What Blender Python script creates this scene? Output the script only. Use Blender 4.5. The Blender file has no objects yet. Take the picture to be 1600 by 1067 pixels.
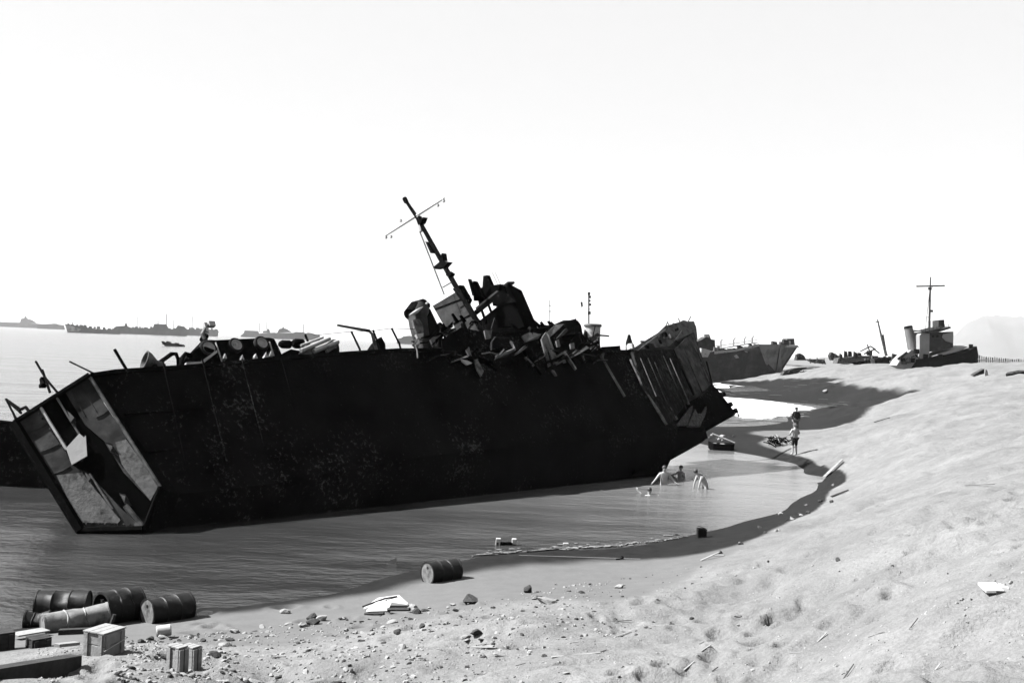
import bpy, bmesh, math, random
import numpy as np
from mathutils import Vector, Matrix, Euler
R = math.radians
rnd = random.Random(11)
scene = bpy.context.scene
COL = scene.collection

# ------------------------------------------------------------------ camera
CAM_H = 6.3
F = 1600.0
ROLL, PITCH = math.atan(0.0392), math.atan(5.9 / 1600)
cam_d = bpy.data.cameras.new('camera'); cam = bpy.data.objects.new('camera', cam_d); COL.objects.link(cam)
cam_d.sensor_width = 36; cam_d.lens = 36; cam_d.clip_start = 0.1; cam_d.clip_end = 60000
CM = Matrix.Rotation(math.pi / 2 + PITCH, 3, 'X') @ Matrix.Rotation(ROLL, 3, 'Z')
cam.matrix_world = Matrix.Translation((0, 0, CAM_H)) @ CM.to_4x4()
scene.camera = cam
CP = Vector((0, 0, CAM_H))

# ------------------------------------------------------------------ world, sun, exposure
SUN_EL = R(48)
SUN_H = Vector((-0.995, 0.03, 0)).normalized()
SUN = (SUN_H * math.cos(SUN_EL) + Vector((0, 0, math.sin(SUN_EL)))).normalized()
w = bpy.data.worlds.new('World'); scene.world = w; w.use_nodes = True
nt = w.node_tree; nt.nodes.clear()
sky = nt.nodes.new('ShaderNodeTexSky'); sky.sky_type = 'NISHITA'; sky.sun_disc = False
sky.sun_elevation = SUN_EL; sky.sun_rotation = math.atan2(SUN.x, SUN.y); sky.dust_density = 4.0
bw = nt.nodes.new('ShaderNodeRGBToBW'); bg = nt.nodes.new('ShaderNodeBackground'); out = nt.nodes.new('ShaderNodeOutputWorld')
bg.inputs['Strength'].default_value = 0.125
nt.links.new(sky.outputs[0], bw.inputs[0]); pw = nt.nodes.new('ShaderNodeMath'); pw.operation = 'POWER'; pw.inputs[1].default_value = 0.12   # a milky, even, overexposed sky
nt.links.new(bw.outputs[0], pw.inputs[0]); nt.links.new(pw.outputs[0], bg.inputs[0]); nt.links.new(bg.outputs[0], out.inputs[0])
sd = bpy.data.lights.new('sun', 'SUN'); sd.energy = 5.0; sd.angle = R(0.5); sd.color = (1, 1, 1)
so = bpy.data.objects.new('sun', sd); COL.objects.link(so)
so.rotation_euler = SUN.to_track_quat('Z', 'Y').to_euler()
scene.view_settings.view_transform = 'Standard'; scene.view_settings.look = 'None'
scene.view_settings.exposure = 2.6; scene.view_settings.gamma = 1.0

# ------------------------------------------------------------------ pixel of the photo -> point of the place
def ray(u, v):
    return (CM @ Vector(((u - 800) / F, -(v - 533.5) / F, -1.0)))
def at(u, v, Y):
    d = ray(u, v); return CP + d * (Y / d.y)
def onz(u, v, z=0.0):
    d = ray(u, v); return CP + d * ((z - CAM_H) / d.z)
def onplane(u, v, o, n):
    d = ray(u, v); return CP + d * ((o - CP).dot(n) / d.dot(n))
def hor(u): return 508 + 0.0392 * u

# ------------------------------------------------------------------ materials (all neutral grey: the photograph is black and white)
def mat(name, base, rough=0.7, var=0.0, scale=4.0, base2=None, thr=0.55, soft=0.12, scale2=2.0, bump=0.0, bscale=12.0, metal=0.0, spec=0.4, detail=6, stretch=None, patch=0.0, pscale=0.35):
    m = bpy.data.materials.new(name); m.use_nodes = True
    N, L = m.node_tree.nodes, m.node_tree.links
    b = N['Principled BSDF']; b.inputs['Roughness'].default_value = rough; b.inputs['Metallic'].default_value = metal
    b.inputs['Specular IOR Level'].default_value = spec
    tc = N.new('ShaderNodeTexCoord'); src = tc.outputs['Object']
    if stretch:
        mp = N.new('ShaderNodeMapping'); mp.inputs['Scale'].default_value = stretch
        L.new(src, mp.inputs[0]); src = mp.outputs[0]
    def noise(s, d=detail):
        n = N.new('ShaderNodeTexNoise'); n.inputs['Scale'].default_value = s; n.inputs['Detail'].default_value = d
        n.inputs['Roughness'].default_value = 0.65; L.new(src, n.inputs['Vector']); return n
    n1 = noise(scale)
    mr = N.new('ShaderNodeMapRange'); mr.inputs[1].default_value = 0.25; mr.inputs[2].default_value = 0.75
    mr.inputs[3].default_value = base * (1 - var); mr.inputs[4].default_value = base * (1 + var)
    L.new(n1.outputs['Fac'], mr.inputs[0]); val = mr.outputs[0]
    if base2 is not None:
        n2 = noise(scale2, 10)
        m2 = N.new('ShaderNodeMapRange'); m2.inputs[1].default_value = thr - soft; m2.inputs[2].default_value = thr + soft
        fac = n2.outputs['Fac']
        if patch > 0:
            n3 = noise(pscale, 3); pm = N.new('ShaderNodeMath'); pm.operation = 'MULTIPLY_ADD'; L.new(n3.outputs['Fac'], pm.inputs[0]); pm.inputs[1].default_value = patch
            po = N.new('ShaderNodeMath'); po.operation = 'SUBTRACT'; L.new(n2.outputs['Fac'], po.inputs[0]); po.inputs[1].default_value = patch * .5
            L.new(po.outputs[0], pm.inputs[2]); fac = pm.outputs[0]
        L.new(fac, m2.inputs[0])
        mx = N.new('ShaderNodeMix'); mx.data_type = 'FLOAT'
        L.new(m2.outputs[0], mx.inputs[0]); L.new(val, mx.inputs[2]); mx.inputs[3].default_value = base2
        val = mx.outputs[0]
    cc = N.new('ShaderNodeCombineColor'); 
    for i in range(3): L.new(val, cc.inputs[i])
    L.new(cc.outputs[0], b.inputs['Base Color'])
    if bump > 0:
        nb = noise(bscale, 5); bp = N.new('ShaderNodeBump'); bp.inputs['Strength'].default_value = bump; bp.inputs['Distance'].default_value = 0.05
        L.new(nb.outputs['Fac'], bp.inputs['Height']); L.new(bp.outputs[0], b.inputs['Normal'])
    return m
M = {}
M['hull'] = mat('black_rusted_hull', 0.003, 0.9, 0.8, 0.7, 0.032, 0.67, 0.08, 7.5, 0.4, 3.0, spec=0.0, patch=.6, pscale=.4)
M['streak'] = mat('rust_streaked_plate', 0.045, 0.8, 0.7, 3.0, 0.01, 0.52, 0.12, 5.0, 0.3, 8, spec=0.05, stretch=(2.2, 2.2, .5))
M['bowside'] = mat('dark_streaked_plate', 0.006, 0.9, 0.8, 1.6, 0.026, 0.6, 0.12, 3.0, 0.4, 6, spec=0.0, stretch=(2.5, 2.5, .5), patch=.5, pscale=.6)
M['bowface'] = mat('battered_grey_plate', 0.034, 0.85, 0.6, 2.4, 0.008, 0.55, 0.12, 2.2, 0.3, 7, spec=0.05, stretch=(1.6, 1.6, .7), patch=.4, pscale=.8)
M['black'] = mat('painted_hold_shade', 0.0015, 0.95, 0.5, 2, 0.008, 0.66, 0.06, 4, spec=0.0)  # near-black tone that paints the darkness inside the stern
M['soot'] = mat('burnt_black_plate', 0.0012, 0.9, 0.7, 1.5, 0.012, 0.66, 0.05, 3.0, 0.35, 5.0, spec=0.0)
M['hull_mid'] = mat('grey_rusted_plate', 0.014, 0.85, 0.8, 2.2, 0.003, 0.52, 0.10, 1.6, 0.5, 6.0, spec=0.05, patch=.5, pscale=.7)
M['stern'] = mat('blotched_stern_plate', 0.02, 0.75, 0.8, 2.2, 0.004, 0.5, 0.10, 0.9, 0.15, 7.0, spec=0.1, patch=.6, pscale=.6)
M['stern_light'] = mat('pale_scraped_plate', 0.055, 0.7, 0.5, 3.5, 0.012, 0.6, 0.08, 2.6, 0.3, 8.0, spec=0.1, patch=.5, pscale=.8)
M['white'] = mat('white_cloth', 0.17, 0.8, 0.08, 3, bump=0.2, bscale=3)
M['dark'] = mat('dark_steel', 0.0027, 0.6, 0.5, 3, 0.0170, 0.66, 0.05, 5, 0.3, 9, spec=0.0)
M['steel'] = mat('weathered_grey_steel', 0.0442, 0.6, 0.5, 3, 0.0102, 0.56, 0.08, 2.4, 0.2, 9, spec=0.1)
M['pale'] = mat('pale_grey_paint', 0.1530, 0.6, 0.25, 3, 0.0340, 0.62, 0.06, 1.7, 0.15, 9)
M['house'] = mat('sooty_deckhouse_plate', 0.0170, 0.7, 0.5, 2.5, 0.0051, 0.52, 0.08, 1.2, 0.3, 9, spec=0.08)
M['yard'] = mat('bleached_spar', 0.1870, 0.6, 0.2, 4)
M['beach_hull'] = mat('grey_ship_hull', 0.017, 0.7, 0.5, 0.5, 0.0442, 0.58, 0.1, 0.35, 0.3, 2, spec=0.1)
M['beach_bow'] = mat('light_grey_bow', 0.0748, 0.65, 0.4, 0.5, 0.0238, 0.58, 0.08, 0.4, 0.2, 2)
M['ship_far'] = mat('far_ship_paint', 0.0544, 0.8, 0.4, 0.05)
M['ship_pale'] = mat('far_ship_pale_paint', 0.1700, 0.8, 0.3, 0.1, 0.0510, 0.58, 0.1, 0.12)
M['tug'] = mat('black_tug_hull', 0.0051, 0.75, 0.6, 0.8, 0.0204, 0.66, 0.04, 1.5, 0.2, 3, spec=0.0)
M['tugpale'] = mat('pale_tug_house', 0.11, 0.7, 0.15, 1.0, 0.1020, 0.62, 0.08, 0.7)
M['tugdark'] = mat('grey_tug_house', 0.0153, 0.7, 0.4, 1.0, 0.0340, 0.6, 0.08, 0.9, spec=0.1)
M['funnel'] = mat('streaked_funnel', 0.0544, 0.7, 0.7, 1.6, stretch=(2, 2, .3))
M['drum'] = mat('black_oil_drum', 0.0041, 0.55, 0.5, 6, 0.0204, 0.64, 0.05, 7, 0.15, 20, spec=0.12)
M['drum_end'] = mat('sunlit_scuffed_drum_end', 0.0748, 0.6, 0.5, 6, 0.0204, 0.55, 0.1, 5, 0.1, 20)  # scuffs, plus sunlight on the drum ends put into the pale base
M['drum_grey'] = mat('grey_oil_drum', 0.0680, 0.6, 0.4, 6, 0.0170, 0.6, 0.08, 4, 0.15, 20)
M['wood'] = mat('bleached_wood', 0.1088, 0.8, 0.3, 6, 0.0680, 0.55, 0.1, 3, 0.3, 14, stretch=(1, 1, 6))
M['wood_dark'] = mat('wet_dark_wood', 0.0170, 0.8, 0.5, 6, bump=0.3, bscale=14, spec=0.08)
M['crate'] = mat('pale_crate_board', 0.1, 0.8, 0.25, 5, 0.06, 0.58, 0.1, 4, 0.3, 14)
M['rock'] = mat('pale_stone', 0.1020, 0.85, 0.4, 5, 0.0476, 0.6, 0.1, 7, 0.4, 14)
M['rock_dark'] = mat('dark_stone', 0.0204, 0.85, 0.5, 5, bump=0.4, bscale=14, spec=0.08)
M['rubber'] = mat('tyre_rubber', 0.0068, 0.85, 0.3, 8, spec=0.05)
M['skin'] = mat('skin', 0.14, 0.6, 0.08, 6)
M['hair'] = mat('dark_hair', 0.0068, 0.7, 0.3, 20)
M['cloth_dark'] = mat('dark_jacket', 0.0102, 0.9, 0.4, 8, bump=0.3, bscale=14, spec=0.08)
M['cloth_mid'] = mat('drab_trousers', 0.0374, 0.9, 0.4, 8, bump=0.3, bscale=14)
M['foam_thin'] = mat('thin_foam', 0.09, 0.8, 0.4, 6, 0.04, 0.55, 0.1, 9, spec=0.1)
M['foam'] = mat('foam', 0.3, 0.7, 0.06, 4, bump=0.6, bscale=2)
M['mountain'] = mat('mountain_rock', 0.022, 0.9, 0.5, 0.004, 0.0204, 0.55, 0.1, 0.006)

def sand_material():
    m = bpy.data.materials.new('volcanic_sand'); m.use_nodes = True
    N, L = m.node_tree.nodes, m.node_tree.links; b = N['Principled BSDF']
    tc = N.new('ShaderNodeTexCoord'); ob = tc.outputs['Object']
    def noise(s, d, r=0.6, vec=None):
        n = N.new('ShaderNodeTexNoise'); n.inputs['Scale'].default_value = s; n.inputs['Detail'].default_value = d
        n.inputs['Roughness'].default_value = r; L.new(vec or ob, n.inputs['Vector']); return n.outputs['Fac']
    def rng(x, a, c, lo, hi):
        n = N.new('ShaderNodeMapRange'); n.inputs[1].default_value = a; n.inputs[2].default_value = c
        n.inputs[3].default_value = lo; n.inputs[4].default_value = hi; L.new(x, n.inputs[0]); return n.outputs[0]
    def mul(x, y):
        n = N.new('ShaderNodeMath'); n.operation = 'MULTIPLY'; L.new(x, n.inputs[0])
        if isinstance(y, (int, float)): n.inputs[1].default_value = y
        else: L.new(y, n.inputs[1])
        return n.outputs[0]
    def mix(f, a, c):
        n = N.new('ShaderNodeMix'); n.data_type = 'FLOAT'; L.new(f, n.inputs[0])
        for k, s in ((2, a), (3, c)):
            if isinstance(s, (int, float)): n.inputs[k].default_value = s
            else: L.new(s, n.inputs[k])
        return n.outputs[0]
    big, mid, fine = noise(0.35, 6), noise(2.2, 6, 0.65), noise(22, 5, 0.7)
    dry = mul(mul(rng(big, .3, .7, .06, .088), rng(mid, .3, .7, .84, 1.14)), rng(fine, .28, .72, .74, 1.22))
    at1 = N.new('ShaderNodeAttribute'); at1.attribute_name = 'wet'
    at2 = N.new('ShaderNodeAttribute'); at2.attribute_name = 'damp'
    damp = mul(rng(mid, .3, .7, .048, .058), rng(fine, .3, .7, .9, 1.1))
    wet = mul(rng(mid, .3, .7, .005, .0095), rng(fine, .3, .7, .8, 1.2))
    val = mix(at1.outputs['Fac'], mix(at2.outputs['Fac'], dry, damp), wet)
    cc = N.new('ShaderNodeCombineColor')
    for i in range(3): L.new(val, cc.inputs[i])
    L.new(cc.outputs[0], b.inputs['Base Color'])
    L.new(mix(at1.outputs['Fac'], 0.95, 0.75), b.inputs['Roughness'])
    L.new(mix(at1.outputs['Fac'], 0.08, 0.02), b.inputs['Specular IOR Level'])
    h = N.new('ShaderNodeMath'); h.operation = 'ADD'; L.new(mul(noise(5.0, 5, .62), 0.085), h.inputs[0]); L.new(mul(noise(34, 4, .6), 0.02), h.inputs[1])
    bp = N.new('ShaderNodeBump'); bp.inputs['Distance'].default_value = 1.0
    inv = N.new('ShaderNodeMath'); inv.operation = 'SUBTRACT'; inv.inputs[0].default_value = 1.0; L.new(at2.outputs['Fac'], inv.inputs[1])
    L.new(rng(inv.outputs[0], 0, 1, .12, .8), bp.inputs['Strength']); L.new(h.outputs[0], bp.inputs['Height']); L.new(bp.outputs[0], b.inputs['Normal'])
    return m
def water_material():
    m = bpy.data.materials.new('sea_water'); m.use_nodes = True
    N, L = m.node_tree.nodes, m.node_tree.links; b = N['Principled BSDF']
    b.inputs['Base Color'].default_value = (.03, .03, .03, 1); b.inputs['Roughness'].default_value = 0.17; b.inputs['IOR'].default_value = 1.85
    tc = N.new('ShaderNodeTexCoord')
    def wave(scale, sx, sy, d, amp, rot=0):
        mp = N.new('ShaderNodeMapping'); mp.inputs['Scale'].default_value = (sx, sy, 1); mp.inputs['Rotation'].default_value = (0, 0, rot)
        L.new(tc.outputs['Object'], mp.inputs[0])
        n = N.new('ShaderNodeTexNoise'); n.inputs['Scale'].default_value = scale; n.inputs['Detail'].default_value = d; n.inputs['Roughness'].default_value = .55
        L.new(mp.outputs[0], n.inputs['Vector'])
        q = N.new('ShaderNodeMath'); q.operation = 'MULTIPLY'; q.inputs[1].default_value = amp; L.new(n.outputs['Fac'], q.inputs[0]); return q.outputs[0]
    ge = N.new('ShaderNodeVectorMath'); ge.operation = 'DISTANCE'; L.new(tc.outputs['Object'], ge.inputs[0]); ge.inputs[1].default_value = (14, 54, 0)
    sn = N.new('ShaderNodeTexNoise'); sn.inputs['Scale'].default_value = .25; sn.inputs['Detail'].default_value = 5; L.new(tc.outputs['Object'], sn.inputs['Vector'])
    sa = N.new('ShaderNodeMath'); sa.operation = 'MULTIPLY_ADD'; L.new(sn.outputs['Fac'], sa.inputs[0]); sa.inputs[1].default_value = 12; L.new(ge.outputs['Value'], sa.inputs[2])
    sm = N.new('ShaderNodeMapRange'); sm.interpolation_type = 'SMOOTHSTEP'; sm.inputs[1].default_value = 5; sm.inputs[2].default_value = 38; sm.inputs[3].default_value = .08; sm.inputs[4].default_value = .012; L.new(sa.outputs[0], sm.inputs[0])
    wc = N.new('ShaderNodeCombineColor')
    for i in range(3): L.new(sm.outputs[0], wc.inputs[i])
    L.new(wc.outputs[0], b.inputs['Base Color'])
    s = wave(1.7, .7, 1.35, 6, .07, .25)
    for a in ((5.0, .8, 1.25, 4, .03, .5), (0.30, .6, 1.4, 4, .26, -.1), (0.05, .35, 1.6, 3, .9, .2)):
        ad = N.new('ShaderNodeMath'); L.new(s, ad.inputs[0]); L.new(wave(*a), ad.inputs[1]); s = ad.outputs[0]
    bp = N.new('ShaderNodeBump'); bp.inputs['Strength'].default_value = 1.0; bp.inputs['Distance'].default_value = 1.0
    L.new(s, bp.inputs['Height']); L.new(bp.outputs[0], b.inputs['Normal'])
    return m
M['sand'] = sand_material(); M['water'] = water_material()

# ------------------------------------------------------------------ mesh helpers
class MB:
    def __init__(s): s.v, s.f = [], []
    def add(s, vs, fs):
        o = len(s.v); s.v += [Vector(p) for p in vs]; s.f += [tuple(i + o for i in f) for f in fs]; return s
    def prism(s, pts, vec):
        n = len(pts); vec = Vector(vec); pts = [Vector(p) for p in pts]
        return s.add(pts + [p + vec for p in pts], [tuple(range(n)), tuple(range(2 * n - 1, n - 1, -1))] + [(i, (i + 1) % n, n + (i + 1) % n, n + i) for i in range(n)])
    def box(s, c, x, y, z):            # centre and three half-axis vectors
        c, x, y, z = Vector(c), Vector(x), Vector(y), Vector(z)
        return s.prism([c - x - y - z, c + x - y - z, c + x + y - z, c - x + y - z], z * 2)
    def tube(s, pts, r, n=8, r2=None, caps=True):
        pts = [Vector(p) for p in pts]; k = len(pts); vs = []
        for i, p in enumerate(pts):
            t = (pts[min(i + 1, k - 1)] - pts[max(i - 1, 0)]).normalized()
            a = t.cross(Vector((0, 0, 1)) if abs(t.z) < .9 else Vector((1, 0, 0))).normalized(); b = t.cross(a)
            rr = r if r2 is None else r + (r2 - r) * i / (k - 1)
            if isinstance(r, (list, tuple)): rr = r[i]
            vs += [p + (a * math.cos(2 * math.pi * j / n) + b * math.sin(2 * math.pi * j / n)) * rr for j in range(n)]
        fs = [(i * n + j, i * n + (j + 1) % n, (i + 1) * n + (j + 1) % n, (i + 1) * n + j) for i in range(k - 1) for j in range(n)]
        if caps: fs += [tuple(range(n)), tuple(range((k - 1) * n, k * n))]
        return s.add(vs, fs)
    def lathe(s, o, ax, prof, n=24):   # prof: (distance along the axis, radius)
        o, ax = Vector(o), Vector(ax).normalized()
        a = ax.cross(Vector((0, 0, 1)) if abs(ax.z) < .9 else Vector((1, 0, 0))).normalized(); b = ax.cross(a)
        vs = [o + ax * d + (a * math.cos(2 * math.pi * j / n) + b * math.sin(2 * math.pi * j / n)) * max(r, 1e-4) for d, r in prof for j in range(n)]
        fs = [(i * n + j, i * n + (j + 1) % n, (i + 1) * n + (j + 1) % n, (i + 1) * n + j) for i in range(len(prof) - 1) for j in range(n)]
        return s.add(vs, fs)
    def loft(s, secs, close=True):     # closed sections of equal count
        n = len(secs[0]); vs = [p for q in secs for p in q]
        fs = [(i * n + j, i * n + (j + 1) % n, (i + 1) * n + (j + 1) % n, (i + 1) * n + j) for i in range(len(secs) - 1) for j in range(n)]
        if close: fs += [tuple(range(n)), tuple(range((len(secs) - 1) * n, len(secs) * n))]
        return s.add(vs, fs)
    def build(s, name, material, parent=None, off=None, smooth=False, bevel=0):
        me = bpy.data.meshes.new(name); off = Vector(off) if off is not None else Vector((0, 0, 0))
        me.from_pydata([tuple(p - off) for p in s.v], [], s.f)
        bm = bmesh.new(); bm.from_mesh(me); bmesh.ops.recalc_face_normals(bm, faces=bm.faces[:]); bm.to_mesh(me); bm.free()
        me.materials.append(material)
        if smooth:
            for p in me.polygons: p.use_smooth = True
            me.set_sharp_from_angle(angle=R(42))
        o = bpy.data.objects.new(name, me); COL.objects.link(o)
        if bevel:
            b = o.modifiers.new('b', 'BEVEL'); b.width = bevel; b.segments = 2; b.limit_method = 'ANGLE'
        if parent is not None: o.parent = parent
        return o
def tag(o, label=None, cat=None, group=None, kind=None):
    for k, v in (('label', label), ('category', cat), ('group', group), ('kind', kind)):
        if v: o[k] = v
    return o
class Thing:                            # an Empty at the thing's base that parents its parts; meshes come in world coordinates
    def __init__(s, name, label, cat, loc, group=None):
        s.o = bpy.data.objects.new(name, None); COL.objects.link(s.o); s.off = Vector(loc); s.o.location = s.off
        tag(s.o, label, cat, group)
    def part(s, name, mb, m, parent=None, smooth=False, bevel=0, label=None):
        o = mb.build(name, m, parent or s.o, s.off, smooth, bevel)
        if label: o['label'] = label
        return o
def solo(name, label, cat, mb, m, loc, group=None, smooth=False, bevel=0, kind=None):
    o = mb.build(name, m, None, loc, smooth, bevel); o.location = Vector(loc); return tag(o, label, cat, group, kind)
def copy_tree(o, parent=None):
    c = o.copy(); COL.objects.link(c)
    if parent: c.parent = parent
    for ch in o.children: copy_tree(ch, c)
    return c

# ------------------------------------------------------------------ terrain
_perm = np.random.RandomState(5).permutation(512)
def vnoise(x, y, seed=0):
    xi, yi = np.floor(x).astype(int), np.floor(y).astype(int); fx, fy = x - xi, y - yi
    fx, fy = fx * fx * (3 - 2 * fx), fy * fy * (3 - 2 * fy)
    g = lambda a, b: _perm[(_perm[(a + seed) % 512] + b) % 512] / 511.0
    return (g(xi, yi) * (1 - fx) + g(xi + 1, yi) * fx) * (1 - fy) + (g(xi, yi + 1) * (1 - fx) + g(xi + 1, yi + 1) * fx) * fy
def fbm(x, y, o=4, seed=0):
    s, a, t = 0, .5, 0
    for i in range(o):
        s = s + a * vnoise(x * 2 ** i + 13.7 * i, y * 2 ** i + 7.1 * i, seed + 17 * i); t += a; a *= .5
    return s / t - .5
ctrl = []
def Wp(u, v): p = onz(u, v, 0); ctrl.append((p.x, p.y, 0.0))
def Gp(u, v, Y): p = at(u, v, Y); ctrl.append((p.x, p.y, p.z))
def Up(x, y, h): ctrl.append((x, y, h))
for q in ((-150, 1020), (0, 985), (150, 968), (320, 952), (450, 936), (560, 916), (650, 894), (750, 869), (850, 860), (950, 856), (1010, 850), (1080, 836), (1160, 815), (1230, 795), (1268, 770), (1274, 750), (1240, 724), (1190, 713), (1140, 704),
          (1372, 650), (1290, 634), (1225, 612), (1180, 603), (1110, 595)): Wp(*q)
for q in ((187, 1020, 16.5), (285, 1047, 15), (60, 1060, 13.8), (400, 1000, 19.8), (400, 1067, 15.2), (600, 960, 22.5), (600, 1000, 18.6), (600, 1067, 14.3),
          (800, 905, 26.8), (800, 930, 24), (800, 980, 19), (800, 1067, 13.6), (1000, 900, 27.4), (1000, 940, 23), (1000, 1000, 18), (1000, 1067, 13.5), (1100, 880, 28), (1200, 850, 30),
          (1200, 900, 23), (1200, 1000, 15.5), (1200, 1067, 12), (1400, 800, 26), (1400, 850, 19), (1400, 950, 12.5), (1400, 1067, 9), (1600, 800, 17), (1600, 900, 11.5), (1600, 1067, 8),
          (1310, 790, 38), (1312, 757, 47.5), (1350, 700, 56), (1400, 720, 45), (1500, 700, 42), (1600, 700, 36), (1600, 640, 55), (1500, 640, 60), (1600, 600, 80), (1600, 585, 120), (1500, 600, 95),
          (1400, 580, 160), (1450, 581, 185), (1300, 575, 200), (1222, 583, 222), (1300, 600, 150), (1320, 630, 112), (1400, 600, 130), (1400, 622, 98), (1480, 620, 105), (1420, 646, 76), (1350, 663, 82),
          (1241, 711, 62), (1243, 677, 76), (1150, 683, 76), (1080, 672, 78), (1200, 675, 78)): Gp(*q)
for q in ((0, 0, 4.65), (0, -12, 5), (20, 0, 5.3), (28, 20, 4.9), (60, 55, 5.6), (-10, 5, 3.1), (-15, -2, 4), (-13, 12, 1.9), (-22, 10, 1.0), (-30, 16, 0), (-45, 5, .5), (-40, -20, 3), (30, -30, 6),
          (-30, 35, -2.5), (-12, 28, -.55), (-4, 36, -.7), (-8, 50, -2), (3, 42, -.7), (5, 47, -.85), (9, 48, -.6), (10, 56, -.6), (2, 56, -1.3), (8, 66, -.7), (11, 95, -.6), (21, 105, -.25), (26, 120, -.2), (22, 97, -.2), (31, 112, -.15), (34, 126, -.2), (27, 100, -.05), (17, 92, -.2), (25, 150, -.3), (30, 180, -.4), (33, 210, -.7),
          (20, 150, -1), (-60, 60, -4), (-100, 150, -5), (-50, 250, -5), (0, 250, -4), (25, 280, -3), (-300, 500, -6), (0, 700, -6), (60, 400, -3), (108, 400, 0), (150, 600, -1.5),
          (100, 250, 6), (160, 400, 6.5), (300, 450, 7), (300, 900, 5), (700, 1000, 8), (-900, 1000, -8), (0, 1500, -8), (300, 1500, -6), (700, 1600, 4), (200, 100, 6.5), (100, -80, 7), (400, 0, 8), (-200, 0, -5), (-100, -150, 0)): Up(*q)
ctrl = np.array(ctrl)
def warp(x, y): return np.stack([np.arctan2(x, y + 6) * 2.6, np.log(np.hypot(x, y + 6) + 3.0) * 2.2], -1)
def tpsk(d2): return np.where(d2 > 1e-12, d2 * np.log(np.maximum(d2, 1e-12)), 0) * .5
_wc = warp(ctrl[:, 0], ctrl[:, 1]); _n = len(ctrl)
_A = np.zeros((_n + 3, _n + 3)); _A[:_n, :_n] = tpsk(((_wc[:, None] - _wc[None]) ** 2).sum(-1)) + np.eye(_n) * 2e-4
_A[:_n, _n] = 1; _A[:_n, _n + 1:] = _wc; _A[_n, :_n] = 1; _A[_n + 1:, :_n] = _wc.T
_sol = np.linalg.solve(_A, np.concatenate([ctrl[:, 2], np.zeros(3)]))
def smooth(a, b, x):
    t = np.clip((x - a) / (b - a), 0, 1); return t * t * (3 - 2 * t)
def base_h(x, y):
    q = warp(x, y); h = np.empty(len(x))
    for i in range(0, len(x), 40000):
        s = q[i:i + 40000]; h[i:i + 40000] = tpsk(((s[:, None] - _wc[None]) ** 2).sum(-1)) @ _sol[:_n] + _sol[_n] + s @ _sol[_n + 1:]
    r = np.hypot(x, y); az = np.arctan2(x, y)
    far = np.where((az > .29) & (az < 2.2), 7.0, -6.0); t = smooth(900, 1800, r)
    return h * (1 - t) + far * t
_fr = random.Random(77); PRINTS = []
for tx, ty, ta, tn in ((1, 7, 1.2, 16), (3.5, 8, 1.35, 18), (-1.5, 9, 1.0, 14), (6, 10, 1.2, 20), (2, 12, .7, 18), (-4, 11, 1.9, 10), (5, 14, 1.0, 20), (8, 12, 1.4, 16), (1, 10, 2.4, 9), (9, 18, 1.1, 16)):
    for k in range(tn):            # trails of footprints wandering over the dune
        tx += math.cos(ta) * .7; ty += math.sin(ta) * .7; ta += _fr.uniform(-.14, .14); sd_ = .16 * (1 if k % 2 else -1)
        PRINTS.append((tx - math.sin(ta) * sd_, ty + math.cos(ta) * sd_, _fr.uniform(.1, .16), _fr.uniform(.07, .13), ta))
for k in range(110): PRINTS.append((_fr.uniform(-7, 9), _fr.uniform(6, 24), _fr.uniform(.1, .26), _fr.uniform(.06, .14), _fr.uniform(0, 3.1)))
def hgt(x, y):
    x, y = np.asarray(x, float), np.asarray(y, float); h = base_h(x, y)
    dry = smooth(.35, 1.3, h) * (1 - smooth(200, 500, np.hypot(x, y)))
    # wind ripples and hollows run up the dune; a hummocky, trampled surface on top
    ca, sa = math.cos(.55), math.sin(.55); xr, yr = x * ca + y * sa, -x * sa + y * ca
    n = fbm(xr * .2, yr * .45, 3, 3) * .75 + fbm(xr * .8, yr * 1.2, 3, 9) * .24 + fbm(x * 2.6, y * 2.6, 2, 21) * .05
    tread = smooth(-.06, .1, fbm(x * .16, y * .16, 2, 61)); pits = -.075 * smooth(.16, .3, fbm(x * 2.0, y * 2.0, 1, 33)) * (.35 + tread) - .1 * smooth(.2, .4, fbm(x * .9, y * .9, 1, 37)) * tread
    h = h + dry * (n + pits) + (1 - dry) * fbm(x * .25, y * .4, 3, 5) * .05
    # the small cut bank where the spit joins the dune
    for (cx, cy, L_, dep, ang) in ((17.3, 53.5, 2.6, .4, .9), (18.6, 57.5, 1.7, .28, .8)):
        dx, dy = x - cx, y - cy; a = dx * math.cos(ang) + dy * math.sin(ang); b = -dx * math.sin(ang) + dy * math.cos(ang)
        h = h - dep * np.exp(-(a / L_) ** 2) * (smooth(-.15, .15, b + .25 * np.sin(a * 5)) * (1 - smooth(.2, 2.2, b)))
    for fx, fy, fr, fd, fa in PRINTS:
        mk = np.nonzero((np.abs(x - fx) < fr * 4) & (np.abs(y - fy) < fr * 4))[0]
        if len(mk):
            dx, dy = x[mk] - fx, y[mk] - fy; a = (dx * math.cos(fa) + dy * math.sin(fa)) / 1.5; b = -dx * math.sin(fa) + dy * math.cos(fa); q = (a * a + b * b) / fr ** 2
            h[mk] += fd * (-np.exp(-q) + .45 * np.exp(-(np.sqrt(q) - 1.5) ** 2 * 3))
    return h
def gz(x, y): return float(hgt([x], [y])[0])
def ground(u, v, Y=None):              # the point of the ground seen at that pixel
    d = ray(u, v); ts = np.geomspace(4, 600, 1500); P = np.array(CP)[None] + np.array(d)[None] * ts[:, None]
    below = P[:, 2] < np.maximum(hgt(P[:, 0], P[:, 1]), 0.0)
    if not below.any(): return Vector(P[-1])
    i = int(np.argmax(below)); return Vector((P[i, 0], P[i, 1], max(gz(P[i, 0], P[i, 1]), -.02)))

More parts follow.
